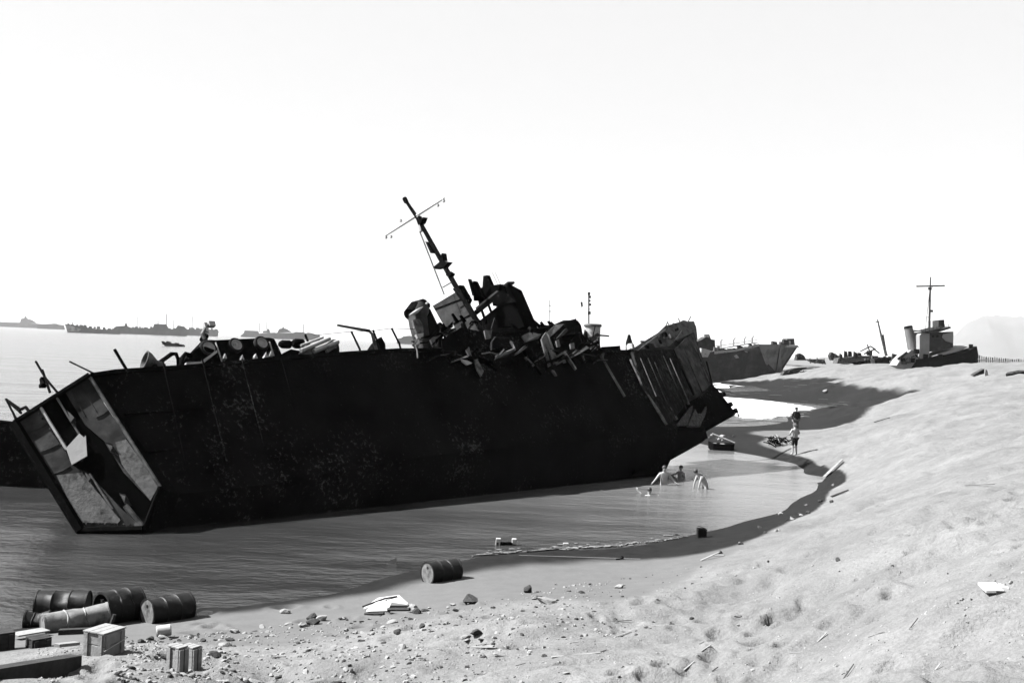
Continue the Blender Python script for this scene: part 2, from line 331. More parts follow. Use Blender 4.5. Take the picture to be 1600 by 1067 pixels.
def make_terrain():
    th = np.concatenate([np.linspace(-180, -36, 40, endpoint=False), np.linspace(-36, 36, 520), np.linspace(36, 180, 40, endpoint=False)[1:]]) * math.pi / 180
    rr = np.concatenate([np.geomspace(.5, 5, 40, endpoint=False), np.geomspace(5, 80, 480, endpoint=False), np.geomspace(80, 400, 130, endpoint=False), np.geomspace(400, 12000, 70)])
    TT, RR = np.meshgrid(th, rr); x, y = (RR * np.sin(TT)).ravel(), (RR * np.cos(TT)).ravel(); z = hgt(x, y)
    nT, nR = len(th), len(rr)
    vs = np.stack([x, y, z], -1)
    i = np.arange(nR - 1)[:, None] * nT; j = np.arange(nT)[None]; j2 = (j + 1) % nT
    f = np.stack([i + j, i + j2, i + nT + j2, i + nT + j], -1).reshape(-1, 4)
    me = bpy.data.meshes.new('beach')
    me.vertices.add(len(vs) + 1); me.vertices.foreach_set('co', np.concatenate([vs, [[0, 0, gz(0, 0)]]]).ravel())
    nf = len(f); cap = np.stack([np.full(nT, len(vs)), (np.arange(nT) + 1) % nT, np.arange(nT)], -1)
    me.loops.add(nf * 4 + nT * 3); me.polygons.add(nf + nT)
    me.loops.foreach_set('vertex_index', np.concatenate([f[:, ::-1].ravel(), cap[:, ::-1].ravel()]).astype(np.int32))
    me.polygons.foreach_set('loop_start', np.concatenate([np.arange(nf) * 4, nf * 4 + np.arange(nT) * 3]).astype(np.int32))
    me.polygons.foreach_set('use_smooth', np.ones(nf + nT, bool))
    me.update(calc_edges=True); me.validate()
    # sand soaked by the wash: low band round the pool, a high run-up in the far bay
    X, Y, Z = x, y, z; h0 = base_h(x, y)
    nz = fbm(X * .12, Y * .12, 4, 41) + .5 * fbm(X * .7, Y * .7, 3, 43)
    bay = smooth(80, 98, Y - .25 * (X - 30)) * (1 - smooth(190, 225, Y))
    runup = np.maximum(2.6, 0) + nz * .9
    thr = (.055 + .05 * smooth(-5, -1, X) + .42 * smooth(2.5, 8.5, X) - .2 * smooth(54, 60, Y) + nz * .07) * (1 - bay) + runup * bay
    thr = np.where(Y > 240, .3, thr)
    soft = .03 + .2 * bay
    wet = 1 - smooth(thr - soft, thr + soft, h0)
    thd = .58 + nz * .12 - .3 * smooth(6, 12, X) * (1 - smooth(60, 70, Y))
    damp = 1 - smooth(thd - .05, thd + .07, h0)
    for nm, a in (('wet', wet), ('damp', np.maximum(damp, wet))):
        t = me.attributes.new(nm, 'FLOAT', 'POINT'); t.data.foreach_set('value', np.concatenate([a, [0]]).astype(np.float32))
    me.materials.append(M['sand'])
    o = bpy.data.objects.new('beach', me); COL.objects.link(o); return tag(o, kind='structure')
make_terrain()
# sea: one sheet to the horizon
mb = MB(); mb.add([(12000 * math.cos(2 * math.pi * i / 96), 12000 * math.sin(2 * math.pi * i / 96), 0) for i in range(96)], [tuple(range(96))])
tag(mb.build('sea', M['water']), kind='structure')

# foam: ragged sheets lying on the water
def ragged(pts, n, amp, seed):
    q = random.Random(seed); res = []
    for i in range(len(pts)):
        a, b = Vector(pts[i]), Vector(pts[(i + 1) % len(pts)])
        for k in range(n):
            p = a.lerp(b, k / n); d = (b - a).length
            res.append(p + Vector((q.uniform(-1, 1), q.uniform(-1, 1), 0)) * amp * d / n)
    return res
def foam_sheet(px, n, amp, seed, z=.02):
    pts = ragged([onz(u, v, z) for u, v in px], n, amp, seed)
    for p in pts: p.z = z
    return MB().prism(pts, (0, 0, .02))
tag(foam_sheet([(1100, 604), (1140, 613), (1165, 622), (1200, 626), (1240, 632), (1272, 637), (1268, 642), (1235, 648), (1190, 655), (1162, 653), (1142, 648), (1128, 632), (1112, 622)], 22, 1.3, 3).build('foam', M['foam']), kind='stuff')
tag(foam_sheet([(1108, 597), (1128, 600), (1150, 603), (1135, 606), (1112, 606)], 6, .8, 4).build('foam', M['foam']), kind='stuff')
mb = MB()
for k in range(150):                    # streaks of broken foam round the edge of the wash
    t = rnd.random(); u = 1118 + 210 * t; v = rnd.choice([rnd.uniform(606, 626 + 12 * t), rnd.uniform(640 - 4 * t, 662 - 6 * t)]); c = onz(u, v, .02); a_, b_ = rnd.uniform(.3, 1.8), rnd.uniform(.08, .35)
    if gz(c.x, c.y) > .03: c.z = gz(c.x, c.y) + .01
    mb.prism([c + Vector((math.cos(q_) * a_ * rnd.uniform(.6, 1.3), math.sin(q_) * b_ * rnd.uniform(.6, 1.3), 0)) for q_ in [j * .785 for j in range(8)]], (0, 0, .02))
tag(mb.build('foam', M['foam_thin']), kind='stuff')
def foam_line(px, width, seed):
    q = random.Random(seed); mb = MB(); pts = []
    for a, b in zip(px[:-1], px[1:]):
        for k in range(7):
            t = k / 7; pts.append(onz(a[0] + (b[0] - a[0]) * t, a[1] + (b[1] - a[1]) * t, .02))
    pts.append(onz(*px[-1], .02)); up, lo = [], []
    for i, p in enumerate(pts):
        e = min(1, i / 5, (len(pts) - 1 - i) / 5) ; wv = width * (.25 + q.random() * 1.2) * max(e, .08)
        d = Vector((q.uniform(-.04, .04), q.uniform(-.1, .1), 0)); up.append(p + d + Vector((0, wv, 0))); lo.append(p + d - Vector((0, wv * .5, 0)))
    return mb.prism(up + lo[::-1], (0, 0, .02))
fp = [(735, 868), (760, 866), (800, 863), (850, 858), (900, 856), (930, 854), (965, 853), (1000, 848), (1040, 843), (1078, 838)]
def fpv(u): return float(np.interp(u, [p[0] for p in fp], [p[1] for p in fp]))
for k, (u0, u1, wd) in enumerate(((735, 772, .03), (778, 812, .05), (818, 905, .09), (880, 968, .15), (940, 1004, .12), (1006, 1030, .07), (1034, 1078, .04))):
    qf = random.Random(k); tag(foam_line([(u, fpv(u) + qf.uniform(-1.2, 1.2)) for u in np.linspace(u0, u1, 6)], wd * .7, 50 + k).build('foam', M['foam_thin']), kind='stuff')
mb = MB()
for k in range(40):
    u = 760 + 300 * rnd.random(); c = onz(u, fpv(u) - rnd.uniform(-2, 7), .02); r_ = rnd.uniform(.02, .07)
    mb.prism([c + Vector((math.cos(a) * r_ * rnd.uniform(1, 2.6), math.sin(a) * r_, 0)) for a in [t * .9 for t in range(7)]], (0, 0, .012))
tag(mb.build('foam', M['foam_thin']), kind='stuff')

# mountain far behind the dunes
def mountain():
    mb = MB(); n, k = 60, 10; prof = [(1400, 573), (1460, 548), (1490, 520), (1510, 500), (1535, 490), (1570, 489), (1600, 493), (1660, 500), (1760, 530), (1850, 575)]
    vs = []
    for i in range(n):
        u = 1400 + 450 * i / (n - 1); v = float(np.interp(u, [p[0] for p in prof], [p[1] for p in prof])) + rnd.uniform(-1.2, 1.2)
        top = at(u, v, 7400)
        for j in range(k):
            t = j / (k - 1); ang = (t - .5) * 2
            z = top.z * (1 - abs(ang) ** 1.3) ; vs.append((top.x * (1 + .12 * ang), 7400 + ang * 1000 + 40 * math.sin(i * .5 + j), z if 0 < j < k - 1 else -20))
    mb.add(vs, [(i * k + j, i * k + j + 1, (i + 1) * k + j + 1, (i + 1) * k + j) for i in range(n - 1) for j in range(k - 1)])
    tag(mb.build('mountain', M['mountain'], smooth=True), kind='structure')
mountain()

# ------------------------------------------------------------------ the wrecked ship: its frame
D0 = at(140, 585, 33.4); D1 = at(985, 548, 53.7)
AH = Vector((D1.x - D0.x, D1.y - D0.y, 0)).normalized()          # along the ship towards the bow
PP = Vector((-AH.y, AH.x, 0))                                    # horizontally away from the shore
HEEL = R(30)
UP = (PP * math.sin(HEEL) + Vector((0, 0, 1)) * math.cos(HEEL))  # the ship's own up
CC = (PP * math.cos(HEEL) - Vector((0, 0, 1)) * math.sin(HEEL))  # across the deck, away from the shore
SIDE_N = PP
def dk(u, v): return onplane(u, v, D0, PP)                        # in the vertical plane of the near deck edge
def S(u, v, s=0.0):
    e = dk(min(max(u, 140), 1052), float(np.interp(u, [p[0] for p in edge_px] + [1052], [p[1] for p in edge_px] + [546])))
    return onplane(u, v, e + CC * s, CC)         # in the ship's own fore-and-aft plane, s metres across the deck
def T(u, v, t): return onplane(u, v, D0 + AH * t, AH)             # in a cross-section of the ship
edge_px = [(140, 585), (180, 579), (240, 575), (300, 571), (380, 564), (460, 557), (540, 551), (620, 546), (700, 545), (800, 547), (900, 548), (985, 548)]
edge = [dk(*q) for q in edge_px]
LSH = (edge[-1] - edge[0]).dot(AH)
ship = Thing('wrecked_landing_ship', 'huge black rusted landing ship wreck heeled over on the shore with a leaning mast', 'ship wreck', (edge[4].x, edge[4].y + 3, 0))
TRc = D0; BLc = onz(125, 831, .02); BRc = onz(222, 832, .02)
FN = (TRc - BLc).cross(BRc - BLc).normalized()
TLc = onplane(20, 660, TRc, FN); Rc = onplane(250, 762, TRc, FN)
def below(p, z): return p + (-UP) * ((p.z - z) / UP.z)
# hull: near side, bilge and bottom as one loft; sections = near deck edge, near bilge, keel near, keel far, far bilge, far deck edge
secs = [[TRc, Rc, BRc - Vector((0, -.3, .8)), BLc - Vector((0, -.3, .8)), BLc.lerp(TLc, .1), TLc]]
for i, e in enumerate(edge[1:], 1):
    t = i / (len(edge) - 1); B = 4.6 + 3.4 * min(1, i / 4)
    dp = 4.4 + .5 * min(1, i / 4); ii = AH * 1.6 * max(0, 1 - i / 4)
    bil = e - UP * dp + ii - CC * .25 * min(1, i / 3)
    secs.append([e, bil, bil - UP * 1.6 + CC * 1.1, bil - UP * 1.6 + CC * (B - 1), e + CC * B - UP * dp, e + CC * B])
# bow sections
b1 = dk(1006, 548)
for e, B in ((b1, 7.4),):
    bil = e - UP * 4.6 - CC * .1
    secs.append([e, bil, bil - UP * 1.2 + CC * 1.1, bil - UP * 1.2 + CC * (B - 1), e + CC * B - UP * 4, e + CC * B])
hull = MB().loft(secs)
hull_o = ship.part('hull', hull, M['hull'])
# rubbing strake, weld seams and stiffeners on the near side
mb = MB()
for k in range(len(edge) - 1):
    a, b = edge[k], edge[k + 1]; mb.prism([a + UP * .02, b + UP * .02, b - UP * .13, a - UP * .13], -CC * .07)
ship.part('deck_edge', mb, M['hull'])
mb = MB()
for u in range(250, 980, 62):
    p = dk(u, 552) - CC * .02 - UP * .25; mb.prism([p, p + AH * .05, p + AH * .05 - UP * 3.9, p - UP * 3.9], -CC * .035)
for dz in (1.6, 3.0):
    mb.prism([edge[1] - UP * dz, edge[-1] - UP * dz, edge[-1] - UP * (dz + .05), edge[1] - UP * (dz + .05)], -CC * .14)
ship.part('hull_seam', mb, M['hull'])
for (u0, v0, u1, v1, wd) in ((984, 562, 1002, 600, .12), (1002, 600, 1040, 664, .15), (1031, 606, 1056, 656, .16), (1068, 618, 1075, 632, .1), (1040, 628, 1048, 642, .07), (940, 560, 975, 620, .08)):
    a, b = S(u0, v0, -.12), S(u1, v1, -.14); d = (b - a).normalized(); x = d.cross(CC).normalized() * wd * .55
    ship.part('side_stiffener', MB().prism([a - x * .6, a + x * .6, b + x, b - x], -CC * .1), M['steel'])
# broken stern bulkhead: framed panels at different depths
fo = -FN if FN.y > 0 else FN
def FP(u, v, d=0.0): return onplane(u, v, TRc + fo * d, FN)
def panel(name, px, d, th, m, lbl=None, parent=None): return ship.part(name, MB().prism([FP(u, v, d) for u, v in px], -fo * th), M[m], parent, label=lbl)
st = panel('stern_bulkhead', [(22, 660), (60, 636), (100, 700), (112, 725), (125, 735), (135, 735), (190, 795), (222, 822), (215, 829), (125, 829)], .05, .05, 'stern', 'blotched grey stern plate')
panel('stern_plate', [(100, 610), (140, 586), (166, 628), (190, 665), (208, 700), (247, 760), (236, 783), (193, 738), (164, 690), (133, 664)], .05, .05, 'stern', 'mottled grey plate beside the hull edge')
panel('stern_opening_shade', [(60, 636), (100, 610), (135, 664), (165, 692), (194, 738), (236, 783), (222, 824), (190, 796), (130, 733), (110, 722)], .02, .03, 'black', 'black panel painted as the dark of the stern opening')  # flat sheet over the end face; the opening's shade is its black colour
panel('stern_patch', [(180, 691), (197, 686), (248, 758), (235, 782), (205, 745), (190, 725)], .085, .03, 'stern_light', 'pale scraped panel')
panel('stern_patch', [(88, 742), (128, 738), (188, 812), (184, 817), (124, 816)], .085, .03, 'stern_light', 'pale lower panel')
panel('stern_cloth', [(103, 700), (124, 677), (131, 683), (134, 680), (136, 712), (112, 726)], .16, .04, 'white', 'white square sheet')
for a, b, wd, m in (((62, 634), (104, 702), .05, 'pale'), ((88, 620), (126, 682), .035, 'steel'), ((141, 590), (250, 760), .06, 'steel'), ((163, 628), (249, 757), .03, 'pale'), ((22, 660), (126, 829), .16, 'dark'),
                    ((126, 829), (222, 826), .12, 'dark'), ((250, 760), (224, 828), .07, 'dark'), ((22, 660), (140, 585), .09, 'dark'), ((196, 790), (222, 822), .09, 'steel'), ((140, 740), (176, 795), .04, 'steel')):
    p, q = FP(*a, .1), FP(*b, .1); ship.part('stern_frame', MB().tube([p, q], wd, 6), M[m])
for a, b in (((112, 612), (133, 650)), ((124, 600), (150, 642)), ((150, 652), (170, 640)), ((182, 694), (198, 684)), ((205, 728), (222, 716)), ((222, 752), (236, 742)), ((44, 676), (78, 660)), ((62, 706), (98, 690)), ((84, 740), (110, 728)), ((100, 770), (150, 766)), ((112, 796), (172, 794))):
    ship.part('stern_rib', MB().tube([FP(*a, .06), FP((a[0] + b[0]) / 2 + 1, (a[1] + b[1]) / 2 + 1, .062), FP(*b, .06)], .012, 6), M['stern'])
for a, b, n_ in (((144, 594), (246, 752), 15), ((58, 642), (104, 706), 8), ((34, 668), (122, 806), 13), ((130, 818), (208, 819), 8)):
    for k in range(n_):
        t_ = (k + .5) / n_; ship.part('stern_bolt', MB().lathe(FP(a[0] + (b[0] - a[0]) * t_, a[1] + (b[1] - a[1]) * t_, .06), fo, [(0, .03), (.05, .025), (.05, .001)], 7), M['hull_mid' if k % 3 else 'steel'])
for pl in (((130, 734), (142, 746), (150, 762), (138, 752)), ((163, 690), (176, 694), (186, 712), (172, 706)), ((104, 640), (116, 652), (120, 668), (110, 660)), ((186, 770), (196, 772), (206, 790), (194, 786))):
    ship.part('torn_lip', MB().prism([FP(u, v, .06 + .1 * (k % 2)) for k, (u, v) in enumerate(pl)], -fo * .03), M['stern'])
ship.part('stern_fitting', MB().lathe(FP(216, 820, .05), fo, [(0, .001), (0, .1), (.12, .1), (.12, .001)], 12), M['steel'])
# rails, davits and posts round the stern
def pipe(name, pts, r, m='dark', parent=None): return ship.part(name, MB().tube(pts, r, 7), M[m], parent)
pipe('bent_davit', [T(25, 652, .2) - UP * .1, T(10, 624, .2), T(32, 640, .2), T(40, 636, .2), T(50, 638, .2) - UP * .3], .06)
pipe('bent_davit', [T(10, 624, .2), T(33, 645, .2)], .05)
pipe('jack_staff', [T(56, 565, 1), T(72, 592, 1), T(98, 614, 1) - UP * .3], .045)
pipe('jack_staff', [T(66, 578, 1), T(78, 613, 1)], .05)
ship.part('cleat', MB().box(T(69, 600, 1), AH * .12, CC * .22, UP * .06).box(T(67, 595, 1), AH * .08, CC * .1, UP * .12), M['dark'])
pipe('stay_rod', [T(109, 565, .6), T(148, 584, .6)], .03)
pipe('deck_post', [S(179, 546, .6), S(198, 578, .6), S(205, 590, .6)], .055)
# deck fittings forward of the stern
mb = MB(); c = S(238, 567, 1.0); mb.lathe(c + AH * -.0, (-AH * .9 + UP * .35), [(-.45, .12), (-.1, .16), (.12, .3), (.3, .36), (.3, .31), (.05, .2)], 14)
ship.part('ventilator', mb, M['steel'], smooth=True); ship.part('ventilator_foot', MB().tube([c, c - UP * .9], .16, 10), M['dark'])
pipe('deck_pipe', [S(250, 566, 1), S(268, 553, 1), S(275, 553, 1), S(279, 562, 1), S(280, 592, 1)], .08)
pipe('deck_pipe', [S(284, 590, .8), S(284, 560, .8), S(290, 553, .8), S(300, 556, .8)], .09)
pipe('signal_arm', [S(320, 530, 1.4), S(316, 522, 1.4), S(320, 514, 1.4), S(329, 506, 1.4)], .07, 'steel')
ship.part('signal_lamp', MB().box(S(330, 507, 1.4), AH * .13, CC * .1, UP * .1).box(S(322, 512, 1.4), AH * .06, CC * .06, UP * .2), M['pale'])

# the armoured vehicle lying on the deck
veh = Thing('halftrack', 'wrecked black half-track with round wheels and a slab side on the stern deck', 'vehicle', S(368, 590, 1.4))
s = 1.4
veh.part('body', MB().prism([S(u, v, s) for u, v in ((300, 590), (296, 562), (313, 541), (317, 530), (337, 531), (420, 527), (429, 529), (437, 545), (446, 566), (446, 590))], CC * 1.7), M['dark'], bevel=.03)
veh.part('hood', MB().prism([S(u, v, s - .12) for u, v in ((288, 562), (296, 552), (312, 541), (322, 541), (341, 548), (316, 566))], CC * 1.9), M['dark'], bevel=.03)
veh.part('fender', MB().prism([S(u, v, s - .2) for u, v in ((291, 566), (313, 565), (339, 547), (340, 550), (315, 569), (291, 570))], CC * .35), M['pale'])
for (u, v, r) in ((325, 545, .34), (368, 540, .31), (408, 537, .31)):
    c = S(u, v, s - .05); wh = MB().lathe(c, -CC, [(-.1, .02), (-.1, r * .95), (.0, r), (.07, r), (.1, r * .9), (.1, r * .72)], 22)
    wo = veh.part('wheel', wh, M['rubber'], smooth=True)
    veh.part('rim', MB().lathe(c, -CC, [(.1, r * .74), (.09, r * .72), (.02, r * .45), (.06, r * .3), (.06, .001)], 22), M['pale'], wo, smooth=True)  # rims coloured pale so the wheel faces look lit
for (u, v) in ((352, 556), (379, 558), (400, 556), (416, 554), (424, 552)):
    veh.part('bracket', MB().prism([S(u - 3, v + 4, s - .22), S(u + 3, v + 4, s - .22), S(u, v - 4, s - .22)], CC * .2), M['pale'])
veh.part('side_rail', MB().tube([S(337, 535, s - .1), S(347, 566, s - .1)], .03, 6), M['pale'])
veh.part('side_rail', MB().tube([S(421, 534, s - .1), S(428, 556, s - .1)], .03, 6), M['pale'])
veh.part('top_gun', MB().tube([S(317, 532, s + .5), S(321, 524, s + .5)], .14, 8), M['dark'])

# the pile of gun barrels and winches behind it
mb = MB()
for (u0, v0, u1, v1, r) in ((470, 548, 515, 529, .09), (470, 540, 505, 527, .05), (490, 549, 528, 534, .10)): mb.tube([S(u0, v0, 1.2), S(u1, v1, 1.2)], r, 10)
gun = Thing('deck_gun', 'broken grey gun with several barrels lying on the deck behind the half-track', 'gun', S(490, 580, 1.4))
gun.part('barrel', mb, M['pale'], smooth=True)
mb = MB().prism([S(u, v, 1.5) for u, v in ((440, 580), (441, 552), (455, 545), (470, 548), (480, 541), (500, 543), (520, 530), (528, 530), (531, 545), (530, 575))], CC * 1.0)
gun.part('mount', mb, M['dark'], bevel=.03)
mb = MB()
for (u, v, r) in ((446, 538, .17), (466, 537, .2)): mb.lathe(S(u, v, 1.5), -AH, [(-.2, .001), (-.2, r), (.15, r), (.28, r * .6), (.28, .001)], 12)
gun.part('breech', mb, M['dark'], smooth=True)
gun.part('mount_plate', MB().prism([S(u, v, 1.25) for u, v in ((468, 552), (480, 537), (492, 548), (485, 556))], CC * .1), M['steel'])
gun.part('mount_plate', MB().prism([S(u, v, 1.2) for u, v in ((510, 545), (527, 536), (527, 542), (512, 551))], CC * .1), M['steel'])
gun.part('elevating_rod', MB().tube([S(477, 523, 1.3), S(489, 553, 1.3)], .05, 6), M['dark'])
# guard-rail posts with a sagging wire
for (u0, v0, u1, v1) in ((549, 518, 562, 545), (583, 516, 592, 540), (612, 513, 624, 537)): pipe('rail_post', [S(u0, v0, .5), S(u1, v1, .5), S(u1 + 4, v1 + 16, .5)], .045)
pipe('rail_wire', [S(490, 524, .5), S(549, 518, .5), S(583, 517, .5), S(612, 513, .5), S(648, 514, .5)], .012)
pipe('bent_boom', [S(527, 508, .9), S(577, 517, .9), S(582, 523, .9), S(588, 548, .9)], [.05, .07, .07, .08], 'steel')
ship.part('chock', MB().prism([S(u, v, .9) for u, v in ((585, 560), (584, 538), (590, 529), (596, 526), (602, 537), (604, 560))], CC * .5), M['dark'])
# the big torn ventilator trunk
mb = MB().tube([S(662, 560, 1.2), S(658, 528, 1.2), S(654, 508, 1.2), S(652, 492, 1.2), S(656, 482, 1.2)], [.36, .38, .42, .45, .45], 14)
vt = ship.part('vent_trunk', mb, M['house'], smooth=True)
ship.part('vent_patch', MB().prism([S(u, v, .74) for u, v in ((645, 500), (655, 498), (661, 508), (662, 518), (652, 520), (648, 512))], CC * .12), M['stern_light'], vt)
ship.part('vent_patch', MB().prism([S(u, v, .74) for u, v in ((650, 522), (662, 520), (661, 530), (653, 528))], CC * .12), M['pale'], vt)
ship.part('vent_cowl', MB().tube([S(640, 492, 1.2), S(650, 482, 1.2), S(662, 477, 1.2), S(670, 478, 1.2)], [.3, .36, .3, .12], 12), M['dark'], vt, smooth=True)
ship.part('vent_cowl', MB().prism([S(u, v, 1.3) for u, v in ((655, 490), (672, 482), (690, 520), (700, 560), (668, 560), (664, 520))], CC * .8), M['dark'], vt)
ship.part('vent_rim', MB().tube([S(640, 493, .9), S(650, 487, .85), S(660, 481, .85), S(668, 473, .9)], [.05, .09, .09, .05], 8), M['pale'], vt)
# deckhouse: seen end-on, square to the ship
t1 = (dk(800, 547) - D0).dot(AH)
def Tb(t): return lambda u, v: T(u, v, t)
f = Tb(t1)
dh = ship.part('deckhouse', MB().prism([f(u, v) for u, v in ((676, 478), (718, 453), (732, 478), (746, 504), (764, 545), (716, 560), (700, 520))], AH * .2), M['house'], label='grey slab-sided deckhouse leaning with the ship')
ship.part('deckhouse_seam', MB().tube([f(680, 483) - AH * .02, f(735, 462) - AH * .02], .03, 6).tube([f(705, 508) - AH * .02, f(748, 485) - AH * .02], .03, 6), M['dark'], dh)
ship.part('deckhouse_corner', MB().prism([f(u, v) - AH * .25 for u, v in ((713, 452), (724, 446), (737, 469), (733, 478), (726, 470))], AH * .3), M['dark'], dh)
ship.part('porthole', MB().prism([f(u, v) - AH * .08 for u, v in ((703, 508), (708, 505), (712, 512), (707, 515))], AH * .05), M['white'], dh)
# wheelhouse with three empty windows
t2 = (dk(850, 547) - D0).dot(AH); g = Tb(t2); o2 = g(735, 520); ex = -CC
def loc2(u, v): q = g(u, v) - o2; return q.dot(ex), q.dot(UP)
def plate_holes(x0, x1, y0, y1, holes, th):
    xs = sorted({x0, x1, *[h[0] for h in holes], *[h[1] for h in holes]}); ys = sorted({y0, y1, *[h[2] for h in holes], *[h[3] for h in holes]}); mb = MB()
    for xa, xb in zip(xs[:-1], xs[1:]):
        for ya, yb in zip(ys[:-1], ys[1:]):
            cx, cy = (xa + xb) / 2, (ya + yb) / 2
            if any(h[0] < cx < h[1] and h[2] < cy < h[3] for h in holes): continue
            mb.prism([o2 + ex * a + UP * b for a, b in ((xa, ya), (xb, ya), (xb, yb), (xa, yb))], AH * th)
    return mb
hx = [loc2(u, v) for u, v in ((742, 496), (753, 492), (754, 488), (764, 484), (765, 481), (775, 478))]
yb_ = loc2(748, 502)[1]; yt_ = loc2(748, 488)[1]
holes = [(hx[0][0], hx[1][0], yb_, yt_), (hx[2][0], hx[3][0], yb_, yt_), (hx[4][0], hx[5][0], yb_, yt_)]
xl, xr, yt, yb = loc2(728, 500)[0], loc2(808, 480)[0], loc2(790, 446)[1], loc2(800, 560)[1]
wh = ship.part('wheelhouse', plate_holes(xl, xr, yb, yt, holes, .1), M['soot'], label='burnt wheelhouse with three empty windows')
ship.part('wheelhouse_side', MB().prism([o2 + ex * xr + UP * yt, o2 + ex * xr + UP * yb, o2 + ex * xr + UP * yb + AH * 1.0, o2 + ex * xr + UP * (yt - .35) + AH * .8], CC * .08), M['soot'], wh)
ship.part('wheelhouse_roof', MB().prism([o2 + ex * (xl + .9) + UP * yt, o2 + ex * xr + UP * yt, o2 + ex * xr + UP * (yt + .05) + AH * .5, o2 + ex * (xl + .8) + UP * (yt + .08) + AH * .5], UP * .1), M['house'], wh)
# jagged remains above the wheelhouse
for pl in (((731, 436), (734, 436), (742, 452), (748, 462), (738, 462)), ((739, 439), (742, 440), (748, 452), (752, 470), (740, 470)), ((755, 431), (761, 430), (768, 446), (786, 470), (752, 470)), ((766, 446), (782, 444), (790, 452), (803, 472), (770, 478)),
           ((745, 455), (757, 446), (764, 470), (748, 476)), ((782, 448), (785, 446), (800, 474), (796, 476)), ((800, 466), (806, 476), (803, 480), (812, 484), (812, 492), (796, 486))):
    ship.part('torn_plate', MB().prism([T(u, v, t2 + rnd.uniform(-.3, .5)) for u, v in pl], AH * rnd.uniform(.06, .3)), M[rnd.choice(['soot', 'soot', 'dark'])])
for q in (((769, 426), (779, 447)), ((774, 426), (783, 447))): pipe('aerial', [T(*q[0], t2), T(*q[1], t2)], .012, 'steel')
# mast
tm = t1 - .6; m_ = Tb(tm)
mo = ship.part('mast', MB().tube([m_(766, 545), m_(746, 503), m_(715, 452), m_(690, 408), m_(655, 345), m_(633, 312)], [.14, .14, .13, .12, .10, .08], 9), M['dark'], smooth=True)
ship.part('mast_stay', MB().tube([m_(656, 362), m_(694, 460)], .035, 6).tube([m_(692, 449), m_(704, 442)], .03, 6), M['steel'], mo)
ship.part('yard', MB().tube([m_(603, 368), m_(648, 339), m_(694, 310)], [.045, .07, .045], 8), M['yard'], mo)
ship.part('masthead', MB().tube([m_(632, 310), m_(635, 316)], .12, 8), M['dark'], mo)
ship.part('mast_collar', MB().box(m_(656, 345), AH * .1, CC * .12, UP * .2), M['dark'], mo)
ship.part('mast_step', MB().tube([m_(654, 338), m_(658, 362)], .10, 8), M['pale'], mo)
for pl in (((660, 342), (665, 340), (662, 348), (658, 352)), ((680, 418), (692, 408), (704, 410), (697, 418), (684, 421)), ((692, 400), (694, 396), (696, 408), (691, 408)), ((668, 378), (672, 380), (680, 394), (676, 396)), ((702, 424), (708, 428), (704, 434), (700, 430))):
    ship.part('mast_fitting', MB().prism([m_(u, v) - AH * .15 for u, v in pl], AH * .3), M['dark'], mo)
for (u, v) in ((626, 345), (611, 370), (603, 371), (684, 321), (693, 314)):
    ship.part('block', MB().box(m_(u, v), AH * .05, CC * .05, UP * .06), M['pale'], mo)
# the torn midships: girders, curled plates and hanging frames along the near deck edge
q = random.Random(4)
tops = [(690, 520), (720, 500), (760, 505), (800, 512), (840, 513), (880, 512), (925, 530)]
for i in range(54):
    u = q.uniform(676, 930); vt_ = float(np.interp(u, [p[0] for p in tops], [p[1] for p in tops])); v = q.uniform(vt_, 568)
    ss = q.uniform(.0, 1.6) if v < 545 else q.uniform(-.35, -.1)
    L_ = q.uniform(6, 24); an = R(q.choice([-30, 60, -35, 55, 20]) + q.uniform(-22, 22)); wd = q.uniform(1.2, 4.5)
    du, dv = math.cos(an) * L_, math.sin(an) * L_; nu, nv = -math.sin(an) * wd, math.cos(an) * wd
    pl = [S(u - du, v - dv, ss), S(u + du * q.uniform(.7, 1), v + dv, ss + q.uniform(-.15, .3)), S(u + du + nu, v + dv + nv, ss), S(u + nu * q.uniform(.3, 1.5), v + nv, ss), S(u - du + nu * .6, v - dv + nv * .6, ss)]
    m = q.choices(['soot', 'dark', 'house', 'steel'], [5, 3, 1.5, 0 if v < 538 else 1.5])[0]
    ship.part('torn_girder' if wd < 2.6 else 'torn_plate', MB().prism(pl, CC * q.uniform(.05, .25)), M[m])
for i in range(70):
    u = q.uniform(650, 940); vt_ = float(np.interp(u, [p[0] for p in tops], [p[1] for p in tops])); v = q.uniform(vt_ - 3, 566); ss = q.uniform(.0, 1.4) if v < 546 else q.uniform(-.3, -.12)
    an = R(q.choice([-30, 58, -80, 10]) + q.uniform(-25, 25)); L_ = q.uniform(5, 20); k1, k2 = q.uniform(-4, 4), q.uniform(-4, 4)
    p3 = [S(u - math.cos(an) * L_, v - math.sin(an) * L_, ss), S(u + k1, v + k2, ss - .03), S(u + math.cos(an) * L_, v + math.sin(an) * L_, ss)]
    ship.part(['torn_strut', 'hanging_cable'][i % 2], MB().tube(p3, q.uniform(.012, .05), 5), M[q.choices(['soot', 'dark', 'house', 'steel'], [4, 3, 2, 1 if v > 545 else 0])[0]])
for i in range(34):
    u = q.uniform(690, 925); vt_ = float(np.interp(u, [p[0] for p in tops], [p[1] for p in tops])); a = S(u, vt_ + q.uniform(-2, 5), q.uniform(.3, 1.6)); b_ = a + UP * q.uniform(.1, .5) + AH * q.uniform(-.3, .3); x_ = AH * q.uniform(.05, .25)
    ship.part('jagged_plate', MB().prism([a - x_, a + x_, b_ + x_ * q.uniform(-.6, .8), b_ - x_ * q.uniform(.1, .6)], CC * q.uniform(.03, .15)), M['soot'])
